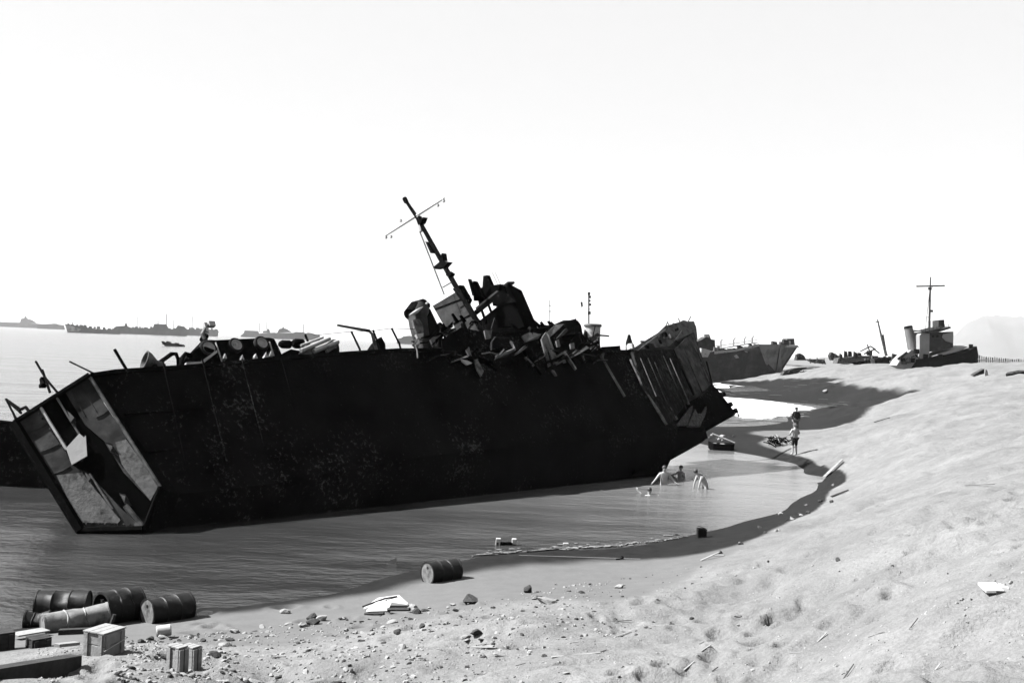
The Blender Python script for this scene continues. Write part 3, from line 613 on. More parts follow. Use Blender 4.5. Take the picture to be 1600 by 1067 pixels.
ship.part('gun_tub', MB().prism([S(u, v, .7) for u, v in ((836, 517), (850, 507), (866, 506), (882, 499), (903, 499), (909, 507), (912, 522), (930, 548), (938, 556), (838, 556))], CC * 1.6), M['hull'], bevel=.1, label='rounded black gun tub bulging above the deck edge')
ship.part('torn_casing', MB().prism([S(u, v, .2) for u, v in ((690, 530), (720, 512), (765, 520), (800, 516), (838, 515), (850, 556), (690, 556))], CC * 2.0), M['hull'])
for (pl, m, ss) in ((((848, 526), (853, 519), (858, 524), (873, 566), (866, 568)), 'stern_light', -.15), (((846, 530), (849, 526), (861, 571), (857, 573)), 'steel', -.2), (((852, 522), (868, 507), (881, 506), (874, 514), (858, 528)), 'stern_light', .0),
                    (((869, 532), (873, 530), (876, 541), (871, 542)), 'stern_light', -.15), (((728, 544), (733, 542), (737, 556), (733, 556)), 'stern_light', -.2), (((741, 562), (746, 561), (756, 580), (752, 588), (746, 578)), 'stern_light', -.25),
                    (((719, 561), (730, 563), (738, 567), (730, 570)), 'white', -.25), (((757, 516), (769, 516), (767, 528), (759, 530)), 'steel', .1), (((672, 529), (695, 517), (696, 521), (680, 530), (682, 540), (677, 541)), 'stern_light', .3),
                    (((645, 538), (654, 529), (656, 536), (653, 545), (648, 541)), 'stern_light', .0), (((862, 578), (866, 578), (871, 587), (868, 587)), 'steel', -.25), (((820, 558), (823, 557), (836, 571), (834, 572)), 'steel', -.2),
                    (((879, 556), (882, 555), (885, 566), (881, 567)), 'steel', -.2), (((815, 525), (827, 519), (846, 522), (842, 528), (822, 534)), 'steel', -.05), (((891, 537), (897, 535), (898, 544), (892, 545)), 'stern_light', -.15),
                    (((923, 541), (928, 540), (928, 548), (925, 549)), 'steel', -.15), (((938, 552), (945, 551), (943, 559), (940, 559)), 'steel', -.15)):
    ship.part('bent_plate', MB().prism([S(u, v, ss + (k % 2) * .06) for k, (u, v) in enumerate(pl)], CC * .08), M[m])
ship.part('hanging_frame', MB().tube([S(768, 535, -.1), S(774, 527, -.1), S(795, 528, -.1), S(805, 545, -.15), S(790, 556, -.15), S(775, 559, -.15), S(768, 548, -.1), S(768, 535, -.1)], .045, 6), M['hull_mid'])
ship.part('hanging_frame', MB().tube([S(775, 558, -.2), S(804, 546, -.2), S(798, 534, -.15)], .075, 6), M['steel'])
ship.part('bent_railing', MB().tube([S(770, 523, .1), S(815, 517, .1), S(850, 512, .1), S(900, 499, .3)], .04, 6).tube([S(905, 520, -.1), S(942, 548, -.1), S(950, 556, -.1)], .05, 6), M['dark'])
# the hump of wreckage and hatch coaming between the tub and the bow
ship.part('hatch_coaming', MB().prism([S(u, v, .6) for u, v in ((938, 556), (940, 542), (969, 540), (971, 556))], CC * 2.2), M['hull'])
ship.part('deck_hatch', MB().prism([S(u, v, .1) for u, v in ((975, 556), (986, 549), (998, 545), (1003, 556))], CC * 1.2), M['dark'])
ship.part('deck_hatch', MB().prism([S(u, v, .08) for u, v in ((981, 552), (994, 547), (995, 549), (983, 555))], CC * .06), M['pale'])
mb = MB().tube([S(983, 548, 1.5), S(983, 536, 1.5), S(983, 529, 1.5), S(983, 524, 1.5)], [.2, .2, .12, .08], 9)
ship.part('bollard', mb, M['dark'], smooth=True)
ship.part('bollard', MB().tube([S(986, 548, 1.2), S(985, 540, 1.2)], .22, 9), M['pale'])
# bow: raised bulwark and forecastle side
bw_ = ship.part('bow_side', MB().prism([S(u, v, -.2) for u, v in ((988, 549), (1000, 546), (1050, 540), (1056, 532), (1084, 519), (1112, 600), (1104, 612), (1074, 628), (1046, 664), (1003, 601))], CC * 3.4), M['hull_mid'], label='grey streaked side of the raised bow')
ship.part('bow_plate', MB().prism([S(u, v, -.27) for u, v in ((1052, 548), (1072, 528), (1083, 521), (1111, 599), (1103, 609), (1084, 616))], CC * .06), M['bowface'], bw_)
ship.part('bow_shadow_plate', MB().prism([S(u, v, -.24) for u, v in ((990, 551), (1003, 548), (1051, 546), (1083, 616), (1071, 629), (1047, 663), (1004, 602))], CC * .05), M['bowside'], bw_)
for k, (u0, v0, ln) in enumerate(((1000, 560, 2.2), (1012, 560, 3.0), (1022, 566, 2.4), (1036, 556, 3.2), (1046, 560, 2.6), (1060, 560, 2.2), (1070, 552, 2.4), (1084, 540, 2.4), (1094, 566, 1.2))):
    a = S(u0, v0, -.3); ship.part('bow_rib', MB().prism([a, a + AH * (.02 + .015 * (k % 3)), a + AH * (.03 + .02 * (k % 2)) - UP * ln, a - AH * .01 - UP * ln], -CC * .05), M['hull_mid' if k % 4 else 'steel'], bw_)
ship.part('bow_seam', MB().tube([S(1052, 546, -.28), S(1084, 617, -.28)], .05, 6), M['dark'], bw_)
ship.part('bow_seam', MB().tube([S(1104, 565, -.28), S(1113, 601, -.28)], .05, 6), M['dark'], bw_)
ship.part('bow_bulwark', MB().prism([S(u, v, -.1) for u, v in ((988, 545), (1010, 531), (1030, 519), (1040, 509), (1062, 503), (1068, 500), (1078, 503), (1087, 509), (1083, 515), (1072, 523), (1055, 532), (1046, 541), (1002, 550))], CC * .2), M['steel'])
ship.part('bow_bulwark', MB().prism([S(u, v, 2.8) for u, v in ((1000, 545), (1040, 512), (1072, 502), (1088, 510), (1090, 530), (1060, 560), (1000, 560))], CC * .12), M['steel'])
ship.part('bow_step', MB().prism([S(u, v, -.2) for u, v in ((1055, 531), (1066, 516), (1087, 509), (1083, 518), (1072, 524), (1060, 533))], CC * .8), M['steel'])
for i in range(26):
    t = q.random(); u = 1000 + 84 * t; v = 545 - 42 * t + q.uniform(-4, 6)
    a = S(u, v, q.uniform(-.25, .4)); L_ = q.uniform(.12, .5)
    ship.part('bow_wreckage', MB().box(a, AH * L_ * q.uniform(.3, 1), CC * q.uniform(.04, .2), UP * L_ * q.uniform(.2, .6)), M[q.choice(['steel', 'dark', 'steel', 'hull_mid'])])
for pts in (((1040, 510), (1043, 503), (1047, 512)), ((1074, 505), (1079, 495)), ((1062, 503), (1060, 497)), ((995, 549), (1030, 522), (1053, 505))): ship.part('bow_rail', MB().tube([S(u, v, -.1) for u, v in pts], .035, 6), M['steel'])
ship.part('forefoot_shade', MB().prism([S(u, v, .7) for u, v in ((990, 640), (1040, 655), (1100, 664), (1106, 684), (1092, 694), (1060, 702), (990, 740))], CC * 2.4), M['hull'])  # lower hull block, added to make the shadow under the bow black
# under the bow: the two doors hanging open and the ramp
ship.part('bow_recess', MB().prism([S(u, v, .5) for u, v in ((1044, 668), (1072, 628), (1112, 600), (1118, 650), (1100, 672))], CC * 2.0), M['hull'])
ship.part('bow_door', MB().prism([S(u, v, .1) for u, v in ((1057, 664), (1064, 655), (1072, 644), (1079, 635), (1083, 633), (1081, 644), (1077, 655), (1074, 664))], CC * .15), M['streak'], label='pale bow door half hidden by the ramp')
ship.part('bow_door', MB().prism([S(u, v, .1) for u, v in ((1075, 665), (1082, 648), (1086, 638), (1090, 646), (1097, 646), (1102, 638), (1104, 634), (1104, 642), (1101, 652), (1096, 660), (1095, 666))], CC * .15), M['streak'], label='curved pale bow door at the water')
ship.part('bow_ramp', MB().prism([S(u, v, 1.2) for u, v in ((1113, 601), (1120, 607), (1148, 643), (1149, 648), (1100, 668), (1092, 640))], CC * 2.6), M['hull'], label='black bow ramp slanting down to the water')
for (u, v) in ((1139, 633), (1147, 643), (1128, 617)): ship.part('ramp_cleat', MB().box(S(u, v, 1.3), AH * .12, CC * .2, UP * .12), M['dark'])

# ------------------------------------------------------------------ the low dark hulk at the left edge, behind the stern
hk = Thing('sunken_hulk', 'low black hull of another wreck lying behind the stern at the left edge', 'ship wreck', (-24, 42, -.5))
p = [(-60, 659), (0, 657.5), (22, 660), (80, 655), (130, 660), (135, 790), (60, 770), (-60, 768)]
hk.part('hull', MB().prism([at(u, v, 40.2) for u, v in p], (-.5, 3.2, -.4)), M['hull'])
hk.part('deck_edge', MB().tube([at(-60, 660, 40.1), at(0, 658.5, 40.1), at(22, 661, 40.1)], .07, 6), M['dark'])

# ------------------------------------------------------------------ ships out at sea: traced outlines given their own distance and beam
def sea_ship(name, label, cat, Y, beam, hullpx, houses, masts, m='ship_far', group='ships anchored out at sea', extra=()):
    us = [p[0] for p in hullpx]; uc = sum(us) / len(us); base = at(uc, hor(uc), Y); t = Thing(name, label, cat, (base.x, Y, 0), group)
    dv = Vector((base.x / Y, 1, 0)).normalized()
    vw = lambda u: hor(u) + CAM_H * F / Y + 1.0
    t.part('hull', MB().prism([at(u, min(v, vw(u)), Y) for u, v in hullpx], dv * beam), M[m])
    for pl in houses: t.part('deckhouse', MB().prism([at(u, v, Y) + dv * beam * .15 for u, v in pl], dv * beam * .7), M[m])
    for pl in masts: t.part('mast', MB().tube([at(u, v, Y) + dv * beam * .5 for u, v in pl], Y * .0004, 6), M[m])
    for nm, pl, mm in extra: t.part(nm, MB().prism([at(u, v, Y) - dv * .6 for u, v in pl], dv * .5), M[mm])
    return t
def jag(u0, u1, v0, v1, lo, hi, step, seed):
    qq = random.Random(seed); res = []; u = u0
    while u < u1:
        wd = qq.uniform(.6, 1.6) * step; h = qq.uniform(lo, hi); vb = v0 + (v1 - v0) * (u - u0) / (u1 - u0)
        res.append([(u, vb + 2), (u + wd * .1, vb - h), (u + wd * .8, vb - h * qq.uniform(.6, 1)), (u + wd, vb + 2)]); u += wd * qq.uniform(.8, 1.5)
    return res
sea_ship('warship', 'hazy grey warship with a single peaked tower on the horizon at the far left', 'warship', 4300, 30, [(-60, 501), (0, 503), (30, 504), (62, 506), (72, 507), (72, 530), (-60, 530)],
         [[(31, 505), (33, 498), (38, 497), (40, 494), (43, 498), (50, 500), (58, 505)]], [[(39, 498), (39, 492)]])
sea_ship('cargo_ship', 'small hazy ship between the peaked warship and the pale-bowed landing ship', 'ship', 3400, 20, [(58, 507), (78, 506), (100, 508), (102, 530), (58, 530)], [[(80, 507), (82, 505.5), (90, 506), (92, 508)]], [])
sea_ship('landing_ship', 'landing ship at sea with a blotched pale bow pointing left', 'landing ship', 1450, 15, [(101, 506), (112, 507.5), (128, 510), (150, 514), (178, 515.5), (188, 516), (188, 540), (106, 540)],
         jag(105, 186, 507, 516, 1.0, 2.6, 5, 3), [[(113, 508), (113, 503)]], extra=[('bow_plate', [(101.5, 507), (112, 509), (127, 514.5), (122, 518), (107, 518.5)], 'ship_pale')])
sea_ship('transport_ship', 'dark transport ship bristling with deck houses between the two landing ships at sea', 'transport ship', 1750, 20, [(178, 511), (190, 512), (232, 513), (262, 514), (292, 514), (292, 545), (180, 545)],
         [[(182, 512), (184, 509.5), (196, 509), (206, 512)], [(238, 514), (241, 506), (260, 506.5), (264, 514)], [(195, 512), (195, 505.5), (198, 506), (200, 512)], [(274, 514), (278, 508.5), (288, 510), (291, 514)]] + jag(180, 290, 512, 514, .8, 3, 5, 6),
         [[(197, 510), (197, 504)], [(247, 508), (247, 501)], [(260, 508), (260, 490)], [(214, 513), (214, 494)], [(272, 514), (272, 500)]])
sea_ship('landing_ship', 'paler landing ship partly hidden behind the dark transport ship', 'landing ship', 2300, 20, [(285, 514), (305, 514.5), (340, 515), (342, 518), (340, 545), (285, 545)],
         jag(286, 338, 514, 515, 1, 4, 6, 9), [[(300, 514), (300, 494)], [(318, 513), (318, 506)]])
sea_ship('transport_ship', 'pale boxy transport ship left of the thin twin masts beyond the half-track', 'transport ship', 2900, 22, [(376, 524), (382, 519), (404, 519), (406, 550), (376, 550)], [[(381, 520), (382, 516), (403, 517), (404, 520)]], [[(405, 520), (405, 504)]])
sea_ship('transport_ship', 'small hazy ship with a short funnel between the two thin masts', 'transport ship', 2700, 20, [(404, 521), (430, 519.5), (432, 550), (404, 550)], [[(410, 520), (411, 517), (422, 516.5), (422, 520)], [(417, 518), (418, 514), (421, 514), (421, 518)]], [[(417, 516), (417, 503)]])
sea_ship('warship', 'grey warship with a stepped tower beyond the half-track on the wreck', 'warship', 2400, 25, [(428, 520), (470, 520), (488, 521), (500, 524), (500, 550), (428, 550)],
         [[(433, 520), (436, 514), (441, 513), (442, 509), (444, 513), (448, 514), (456, 519)], [(458, 520), (462, 518.5), (474, 519), (478, 521)], [(478, 521), (481, 519.5), (492, 521)]], [[(474, 520), (474, 506)]])
sea_ship('cargo_ship', 'hazy low ship just left of the torn ventilator trunk', 'ship', 2200, 20, [(620, 529), (640, 526), (652, 526), (670, 540), (670, 560), (620, 560)], [[(626, 529), (630, 525.5), (640, 524.5), (650, 527)]], [])
for (u, vt_, Y, lb) in ((811, 457, 900, 'distant ship whose thin mast shows right of the wheelhouse'), (859, 468, 800, 'distant ship whose thin mast shows above the gun tub')):
    sea_ship('landing_ship', lb, 'landing ship', Y, 15, [(u - 45, hor(u) + 2), (u + 45, hor(u) + 2), (u + 40, 570), (u - 40, 570)], [[(u - 12, hor(u) + 3), (u - 12, hor(u) - 10), (u + 10, hor(u) - 10), (u + 10, hor(u) + 3)]],
             [[(u, hor(u) - 8), (u, vt_)], [(u - 3, vt_ + 18), (u + 3, vt_ + 18)], [(u - 2, vt_ + 9), (u + 2, vt_ + 9)]])
# landing craft under way
lc = Thing('landing_craft', 'small dark landing craft crossing the water left of the half-track', 'boat', at(268, 542, 450), None)
Y = 452
lc.part('hull', MB().prism([at(u, v, Y) for u, v in ((256, 536), (260, 535.5), (264, 536), (284, 538.5), (286, 540), (285, 545), (258, 545))], (0, 3, 0)), M['tug'])
lc.part('bow_ramp', MB().prism([at(u, v, Y - .2) for u, v in ((252, 533), (255, 534.5), (258, 539), (254, 538.5))], (0, 3, 0)), M['tug'])
lc.part('wheelhouse', MB().prism([at(u, v, Y + .5) for u, v in ((272, 538), (273, 535.5), (277, 536), (279, 539))], (0, 2, 0)), M['tug'])
lc.part('gunwale', MB().prism([at(u, v, Y + .3) for u, v in ((259, 536), (260, 533), (265, 534.5), (266, 537))], (0, 2, 0)), M['tug'])
# round conning tower of a landing ship beached behind the wreck
Y = 190; k = Y / F; c0 = at(925, 540, Y)
ls = Thing('landing_ship', 'landing ship behind the wreck showing its pale round conning tower and mast', 'landing ship', (c0.x, Y, 0))
ls.part('hull', MB().loft([[Vector((c0.x + x, Y + s_ * b, z)) for s_, z in ((-1, zt), (-.9, -1), (.9, -1), (1, zt))] for x, b, zt in ((-28, 4, 5.6), (-20, 5, 5.4), (6, 5, 5.6), (11, 3.4, 6.1), (14, .5, 6.4))]), M['beach_hull'])
zt = at(925, 506, Y).z
tw = ls.part('conning_tower', MB().lathe((c0.x, Y, 5), (0, 0, 1), [(0, 1.55), (zt - 5.3, 1.45), (zt - 5.25, 1.6), (zt - 5, 1.65), (zt - 5, .02)], 28), M['pale'], smooth=True)
ls.part('tower_platform', MB().lathe((c0.x, Y, zt - .55), (0, 0, 1), [(0, 1.5), (.05, 1.68), (.3, 1.68), (.35, 1.5)], 28), M['tugdark'], tw, smooth=True)
ls.part('mast', MB().tube([at(920, 508, Y), at(920, 458, Y)], .14, 8), M['steel'])
mb = MB()
for v in (459, 464, 470, 476, 483, 489): mb.box(at(920.5 + rnd.uniform(-.8, 1.2), v, Y), (rnd.uniform(.12, .3), 0, 0), (0, .2, 0), (0, 0, rnd.uniform(.12, .28)))
ls.part('mast_lamp', mb, M['tugdark']); ls.part('signal_flag', MB().prism([at(u, v, Y) for u, v in ((907, 472), (910, 471.5), (911, 478), (909, 481), (908, 478))], (0, .1, 0)), M['tugdark'])
ls.part('tower_side', MB().prism([at(u, v, Y - 1.5) for u, v in ((912, 540), (912, 522), (914, 514), (917, 520), (917, 540))], (0, 1, 0)), M['tugdark'])

# ------------------------------------------------------------------ second landing ship on the beach, bow to the right
Y = 226
bl = Thing('beached_landing_ship', 'grey landing ship on the far beach with a pale raked bow pointing right', 'landing ship', (*at(1160, 590, Y).xy, 0))
def q3(u, v, dy=0): return at(u, v, Y + dy)
hp = [(1070, 553), (1113, 547), (1115, 551), (1150, 547), (1186, 537), (1188, 540), (1180, 560), (1210, 585), (1186, 590), (1150, 597), (1070, 602)]
side = MB().prism([q3(u, v) for u, v in ((1060, 556), (1113, 549), (1186, 541), (1193, 560), (1213, 583), (1200, 590), (1150, 600), (1060, 606))], (6, 15, 0)); bl.part('hull', side, M['beach_hull'])
bl.part('bow', MB().add([q3(1185, 538, -.3), q3(1219, 538, -.5), q3(1246, 541, 4), q3(1222, 576, 3.5), q3(1212, 584, 1), q3(1196, 568, -.2), q3(1250, 541, 18) - Vector((3, 0, 0)), q3(1190, 540, 18), q3(1205, 590, 18)],
        [(0, 1, 5), (1, 4, 5), (1, 3, 4), (1, 2, 3), (2, 6, 3), (3, 6, 8, 4), (0, 7, 6, 2, 1), (7, 8, 6), (0, 5, 4, 8, 7)]), M['beach_bow'], label='pale mottled flared bow')
bl.part('bow_seam', MB().tube([q3(1219, 539, -.6), q3(1212, 583, .8)], .12, 6), M['tugdark'])
bl.part('bow_seam', MB().tube([q3(1245, 542, 3.9), q3(1222, 577, 3.3)], .15, 6), M['tugdark'])
bl.part('fender_strip', MB().prism([q3(u, v, -.4) for u, v in ((1116, 549), (1150, 546), (1186, 537), (1186, 540.5), (1150, 549), (1116, 553))], (.2, .4, 0)), M['pale'])
bl.part('gun_platform', MB().prism([q3(u, v, 6) for u, v in ((1230, 542), (1230, 529), (1241, 529), (1242, 541))], (0, 4, 0)), M['steel'])
bl.part('gun_platform', MB().prism([q3(u, v, -.6) for u, v in ((1163, 548), (1184, 541), (1185, 545), (1170, 549))], (0, 1, 0)), M['steel'])
bl.part('bulwark', MB().prism([q3(u, v, 1) for u, v in ((1205, 541), (1246, 539), (1249, 543), (1205, 543))], (0, 5, 0)), M['pale'])
bl.part('superstructure', MB().prism([q3(u, v, 4) for u, v in ((1088, 552), (1088, 534), (1096, 531), (1104, 526), (1108, 528), (1108, 522), (1111, 530), (1117, 531), (1118, 548))], (0, 6, 0)), M['tugdark'])
bl.part('superstructure', MB().prism([q3(u, v, -.4) for u, v in ((1095, 558), (1096, 544), (1102, 545), (1111, 548), (1106, 558))], (0, 2, 0)), M['pale'])
for i, pl in enumerate(jag(1116, 1240, 549, 537, 2, 9, 7, 21)):
    o_ = bl.part('deck_gear', MB().prism([q3(u, v, 2 + (i % 3)) for u, v in pl], (0, 1.5, 0)), M['tugdark' if i % 3 else 'steel'])
bl.part('rail', MB().tube([q3(1118, 546, .5), q3(1184, 535, .5)], .1, 5).tube([q3(1118, 541, .5), q3(1184, 531, .5)], .06, 5), M['tugdark'])
for u in (1126, 1146, 1163, 1175): bl.part('davit', MB().tube([q3(u, 546 - (u - 1116) * .15, .5), q3(u, 534 - (u - 1116) * .1, .5), q3(u + 3, 531 - (u - 1116) * .1, .5)], .22, 6), M['pale'])
bl.part('hull_patch', MB().prism([q3(u, v, -.15) for u, v in ((1147, 556), (1151, 554), (1155, 559), (1150, 560))], (0, .1, 0)), M['pale'])
bl.part('hull_patch', MB().prism([q3(u, v, -.15) for u, v in ((1163, 548), (1168, 547), (1168, 551), (1165, 550))], (0, .1, 0)), M['pale'])

# ------------------------------------------------------------------ wrecks on the far dune
Y = 180
tg = Thing('wrecked_tug', 'black wrecked tug high on the dune with a pale bridge, tilted funnel and crossed mast', 'ship wreck', (*at(1475, 580, Y).xy, at(1475, 580, Y).z - .3))
t3 = lambda u, v, dy=0: at(u, v, Y + dy)
secs = []
for (u, vt_, vb, hb) in ((1424, 561, 586, 2.2), (1440, 559, 588, 2.8), (1470, 556, 588, 3.0), (1500, 550, 587, 2.4), (1515, 544, 585, 1.4), (1524, 541, 584, .6), (1528, 556, 584, .25)):
    a, b = t3(u, vt_), t3(u, vb); secs.append([Vector((a.x, Y - hb, a.z)), Vector((b.x, Y - hb * .8, b.z)), Vector((b.x, Y + hb * .8, b.z)), Vector((a.x, Y + hb, a.z))])
tg.part('hull', MB().loft(secs), M['tug'])
tg.part('bulwark', MB().prism([t3(u, v, -2.9) for u, v in ((1457, 557), (1500, 543), (1514, 541), (1500, 548), (1478, 554), (1460, 556))], (0, 4.5, .2)), M['tugpale'])
tg.part('bow_fitting', MB().box(t3(1517, 541, -.5), (.25, 0, 0), (0, .3, 0), (0, 0, .35)), M['tug'])
tg.part('deckhouse', MB().prism([t3(u, v, -2.3) for u, v in ((1452, 550), (1452, 519), (1490, 518), (1489, 543), (1470, 548))], (0, 4.4, 0)), M['tugdark'], label='dark bridge front with a pale corner')
tg.part('deckhouse_side', MB().prism([t3(u, v, -2.4) for u, v in ((1437, 553), (1437, 524), (1442, 519), (1452.5, 519), (1452, 558), (1440, 562), (1436, 558))], (0, 4, 0)), M['tugpale'])
tg.part('bridge_front', MB().prism([t3(u, v, -2.45) for u, v in ((1474, 522), (1489.5, 519), (1489, 536), (1478, 533), (1472, 527))], (0, .12, 0)), M['tugpale'])
tg.part('bridge_deck', MB().prism([t3(u, v, -2.8) for u, v in ((1441, 521), (1470, 515), (1485, 510), (1486, 513), (1470, 518), (1452, 521))], (0, 5, 0)), M['tugdark'])
tg.part('bridge_canopy', MB().prism([t3(u, v, -2.6) for u, v in ((1436, 516), (1450, 512), (1475, 511), (1452, 517), (1440, 518))], (0, 5, 0)), M['tugpale'])
tg.part('flying_bridge', MB().prism([t3(u, v, -1) for u, v in ((1457, 513), (1457, 501), (1467, 501), (1467, 512))], (0, 2, 0)), M['pale'])
tg.part('flying_bridge', MB().prism([t3(u, v, -1.1) for u, v in ((1466.5, 512), (1467, 500), (1475.5, 499.5), (1476, 511)) ], (0, 1.8, 0)), M['tugdark'])
mo = tg.part('mast', MB().tube([t3(1452, 512), t3(1453, 470), t3(1454, 433)], [.2, .17, .1], 8), M['tugdark'])
tg.part('yard', MB().tube([t3(1432, 447.5), t3(1476, 446.5)], .14, 6), M['tugdark'], mo)
tg.part('mast_stay', MB().tube([t3(1453, 452), t3(1446, 513)], .05, 5).tube([t3(1447, 496), t3(1453, 495.5)], .05, 5).tube([t3(1452, 452), t3(1458, 447)], .05, 5), M['tugdark'], mo)
tg.part('mast_lamp', MB().box(t3(1455.5, 486), (.2, 0, 0), (0, .2, 0), (0, 0, .2)).box(t3(1453, 451), (.25, 0, 0), (0, .2, 0), (0, 0, .22)), M['tugdark'], mo)
fa, fb = t3(1427, 548), t3(1419, 511)
fu = tg.part('funnel', MB().lathe(fa, fb - fa, [(0, .9), ((fb - fa).length, .72), ((fb - fa).length, .6), ((fb - fa).length * .8, .55)], 20), M['funnel'], smooth=True)
tg.part('funnel_cap', MB().lathe(fb - (fb - fa).normalized() * .15, fb - fa, [(0, .78), (.3, .7), (.35, .5)], 20), M['tug'], fu)
tg.part('engine_casing', MB().prism([t3(u, v, -1.8) for u, v in ((1401, 571), (1406, 563), (1414, 555), (1424, 547), (1430, 549), (1440, 548), (1442, 563), (1430, 566), (1424, 574), (1414, 577))], (0, 3.6, 0)), M['tugpale'])
for i in range(16):
    u = rnd.uniform(1408, 1450); v = 548 + (1450 - u) * .3 + rnd.uniform(0, 12)
    tg.part('deck_fitting', MB().box(t3(u, v, -1.9 - rnd.random() * .3), (rnd.uniform(.08, .4), 0, rnd.uniform(-.1, .1)), (0, .2, 0), (rnd.uniform(-.1, .1), 0, rnd.uniform(.08, .3))), M[rnd.choice(['tug', 'tugdark', 'steel'])])
for u in (1456, 1463, 1480, 1486): tg.part('bridge_window', MB().prism([t3(u, 524, -2.33), t3(u + 3.5, 523.5, -2.33), t3(u + 3.5, 527, -2.33), t3(u, 527.5, -2.33)], (0, .06, 0)), M['tug'])
for u in range(1440, 1486, 6): tg.part('bridge_stanchion', MB().tube([t3(u, 521 - (u - 1441) * .24, -2.7), t3(u, 514 - (u - 1441) * .2, -2.7)], .05, 5), M['tugdark'])
tg.part('engine_rail', MB().prism([t3(u, v, -2) for u, v in ((1402, 560), (1417, 549), (1419, 552), (1405, 563))], (0, .3, 0)), M['steel'])
for (u, v) in ((1425, 563), (1446, 557), (1432, 549), (1468, 557), (1452, 568)): tg.part('deck_fitting', MB().box(t3(u, v, -2.6), (.35, 0, 0), (0, .4, 0), (0, 0, .4)), M['tug'])
tg.part('hull_strake', MB().tube([t3(1452, 576, -3), t3(1453, 583, -3)], .18, 5), M['tugpale'])
Y = 205
w2 = Thing('wrecked_trawler', 'small dark wreck with a leaning mast half buried left of the tug', 'ship wreck', (*at(1375, 577, Y).xy, at(1375, 577, Y).z - .3))
t4 = lambda u, v, dy=0: at(u, v, Y + dy)
w2.part('hull', MB().prism([t4(u, v) for u, v in ((1334, 566), (1348, 564), (1366, 561), (1385, 558), (1396, 560), (1402, 572), (1398, 580), (1350, 582), (1347, 570))], (0, 4, 0)), M['tug'])
w2.part('hull_stripe', MB().prism([t4(u, v, -.1) for u, v in ((1360, 562), (1366, 561), (1369, 574), (1363, 575))], (0, .08, 0)), M['tugpale'])
w2.part('hull_stripe', MB().prism([t4(u, v, -.1) for u, v in ((1393, 560), (1398, 562), (1400, 569), (1396, 570))], (0, .08, 0)), M['tugpale'])
w2.part('mast', MB().tube([t4(1385, 556, 1), t4(1377, 525, 1), t4(1371, 499, 1)], [.3, .22, .12], 8).tube([t4(1379, 523, 1), t4(1383, 548, 1)], .25, 6).tube([t4(1368, 503, 1), t4(1374, 503, 1)], .1, 5), M['steel'])
for i, pl in enumerate(jag(1352, 1402, 562, 558, 1.5, 7, 6, 31)): w2.part('deck_wreckage', MB().prism([t4(u, v, (i % 4) * .9) for u, v in pl], (0, .6, 0)), M['tugdark' if i % 2 else 'steel'])
w2.part('derrick', MB().tube([t4(1402, 561, .5), t4(1392, 562, .5)], .2, 5).tube([t4(1390, 566, 0), t4(1412, 552, 0)], .25, 5), M['steel'])
# tangled frames left of it: crumpled cart of girders
Y = 215
w3 = Thing('wrecked_pontoon', 'heap of twisted frames and wheels on the dune between the two beached ships', 'wreckage', (*at(1330, 566, Y).xy, at(1330, 566, Y).z - .2))
t5 = lambda u, v, dy=0: at(u, v, Y + dy)
for i, pl in enumerate(jag(1312, 1342, 558, 556, 4, 12, 5, 41)): w3.part('twisted_frame', MB().prism([t5(u, v, (i % 3)) for u, v in pl], (0, .4, 0)), M['tugdark'])
w3.part('deck', MB().prism([t5(u, v) for u, v in ((1308, 568), (1310, 560), (1345, 556), (1372, 556), (1374, 568))], (0, 3, 0)), M['steel'])
mb = MB()
for (a, b) in (((1344, 549), (1360, 541)), ((1350, 553), (1368, 545)), ((1360, 541), (1368, 546)), ((1355, 538), (1361, 556)), ((1364, 544), (1374, 552))): mb.tube([t5(*a), t5(*b)], .15, 5)
w3.part('bent_rail', mb, M['steel'])
w3.part('winch', MB().prism([t5(u, v) for u, v in ((1357, 555), (1357, 548), (1363, 548), (1363, 556))], (0, 1.2, 0)), M['tug'])
# lower wreckage heaps beside the beached landing ship
for (pxs, lb, m) in ((((1222, 583), (1228, 579), (1240, 576), (1252, 574), (1262, 574), (1250, 580), (1236, 584)), 'dark tangle of scrap on the sand under the pale bow', 'tugdark'),
                     (((1244, 560), (1246, 554), (1250, 552), (1257, 556), (1260, 560)), 'dark scrap heap on the skyline right of the pale bow', 'tugdark'),
                     (((1260, 561), (1288, 561), (1291, 566), (1272, 564)), 'low flat grey raft of scrap on the skyline sand', 'steel'),
                     (((1297, 556), (1300, 550), (1305, 553), (1312, 557), (1310, 560), (1300, 560)), 'small dark scrap lump left of the twisted frames', 'tugdark')):
    uc = sum(p[0] for p in pxs) / len(pxs); vb = max(p[1] for p in pxs); Y = 215 if uc < 1242 else 260
    b_ = at(uc, vb, Y); h = Thing('scrap_heap', lb, 'scrap heap', (b_.x, Y, b_.z), 'scrap heaps on the far sand')
    mb = MB().prism([at(u, v + (3 if v > vb - 3 else 0), Y) for u, v in pxs], (0, 2, 0)); h.part('plate', mb, M[m])
    mb = MB()
    for i in range(9):
        u = rnd.uniform(pxs[0][0], max(p[0] for p in pxs)); v = vb - rnd.uniform(0, 6); mb.tube([at(u, v + 3, Y - .3), at(u + rnd.uniform(-4, 4), v - 2, Y - .3)], .12, 5)
    h.part('bent_bar', mb, M[m])
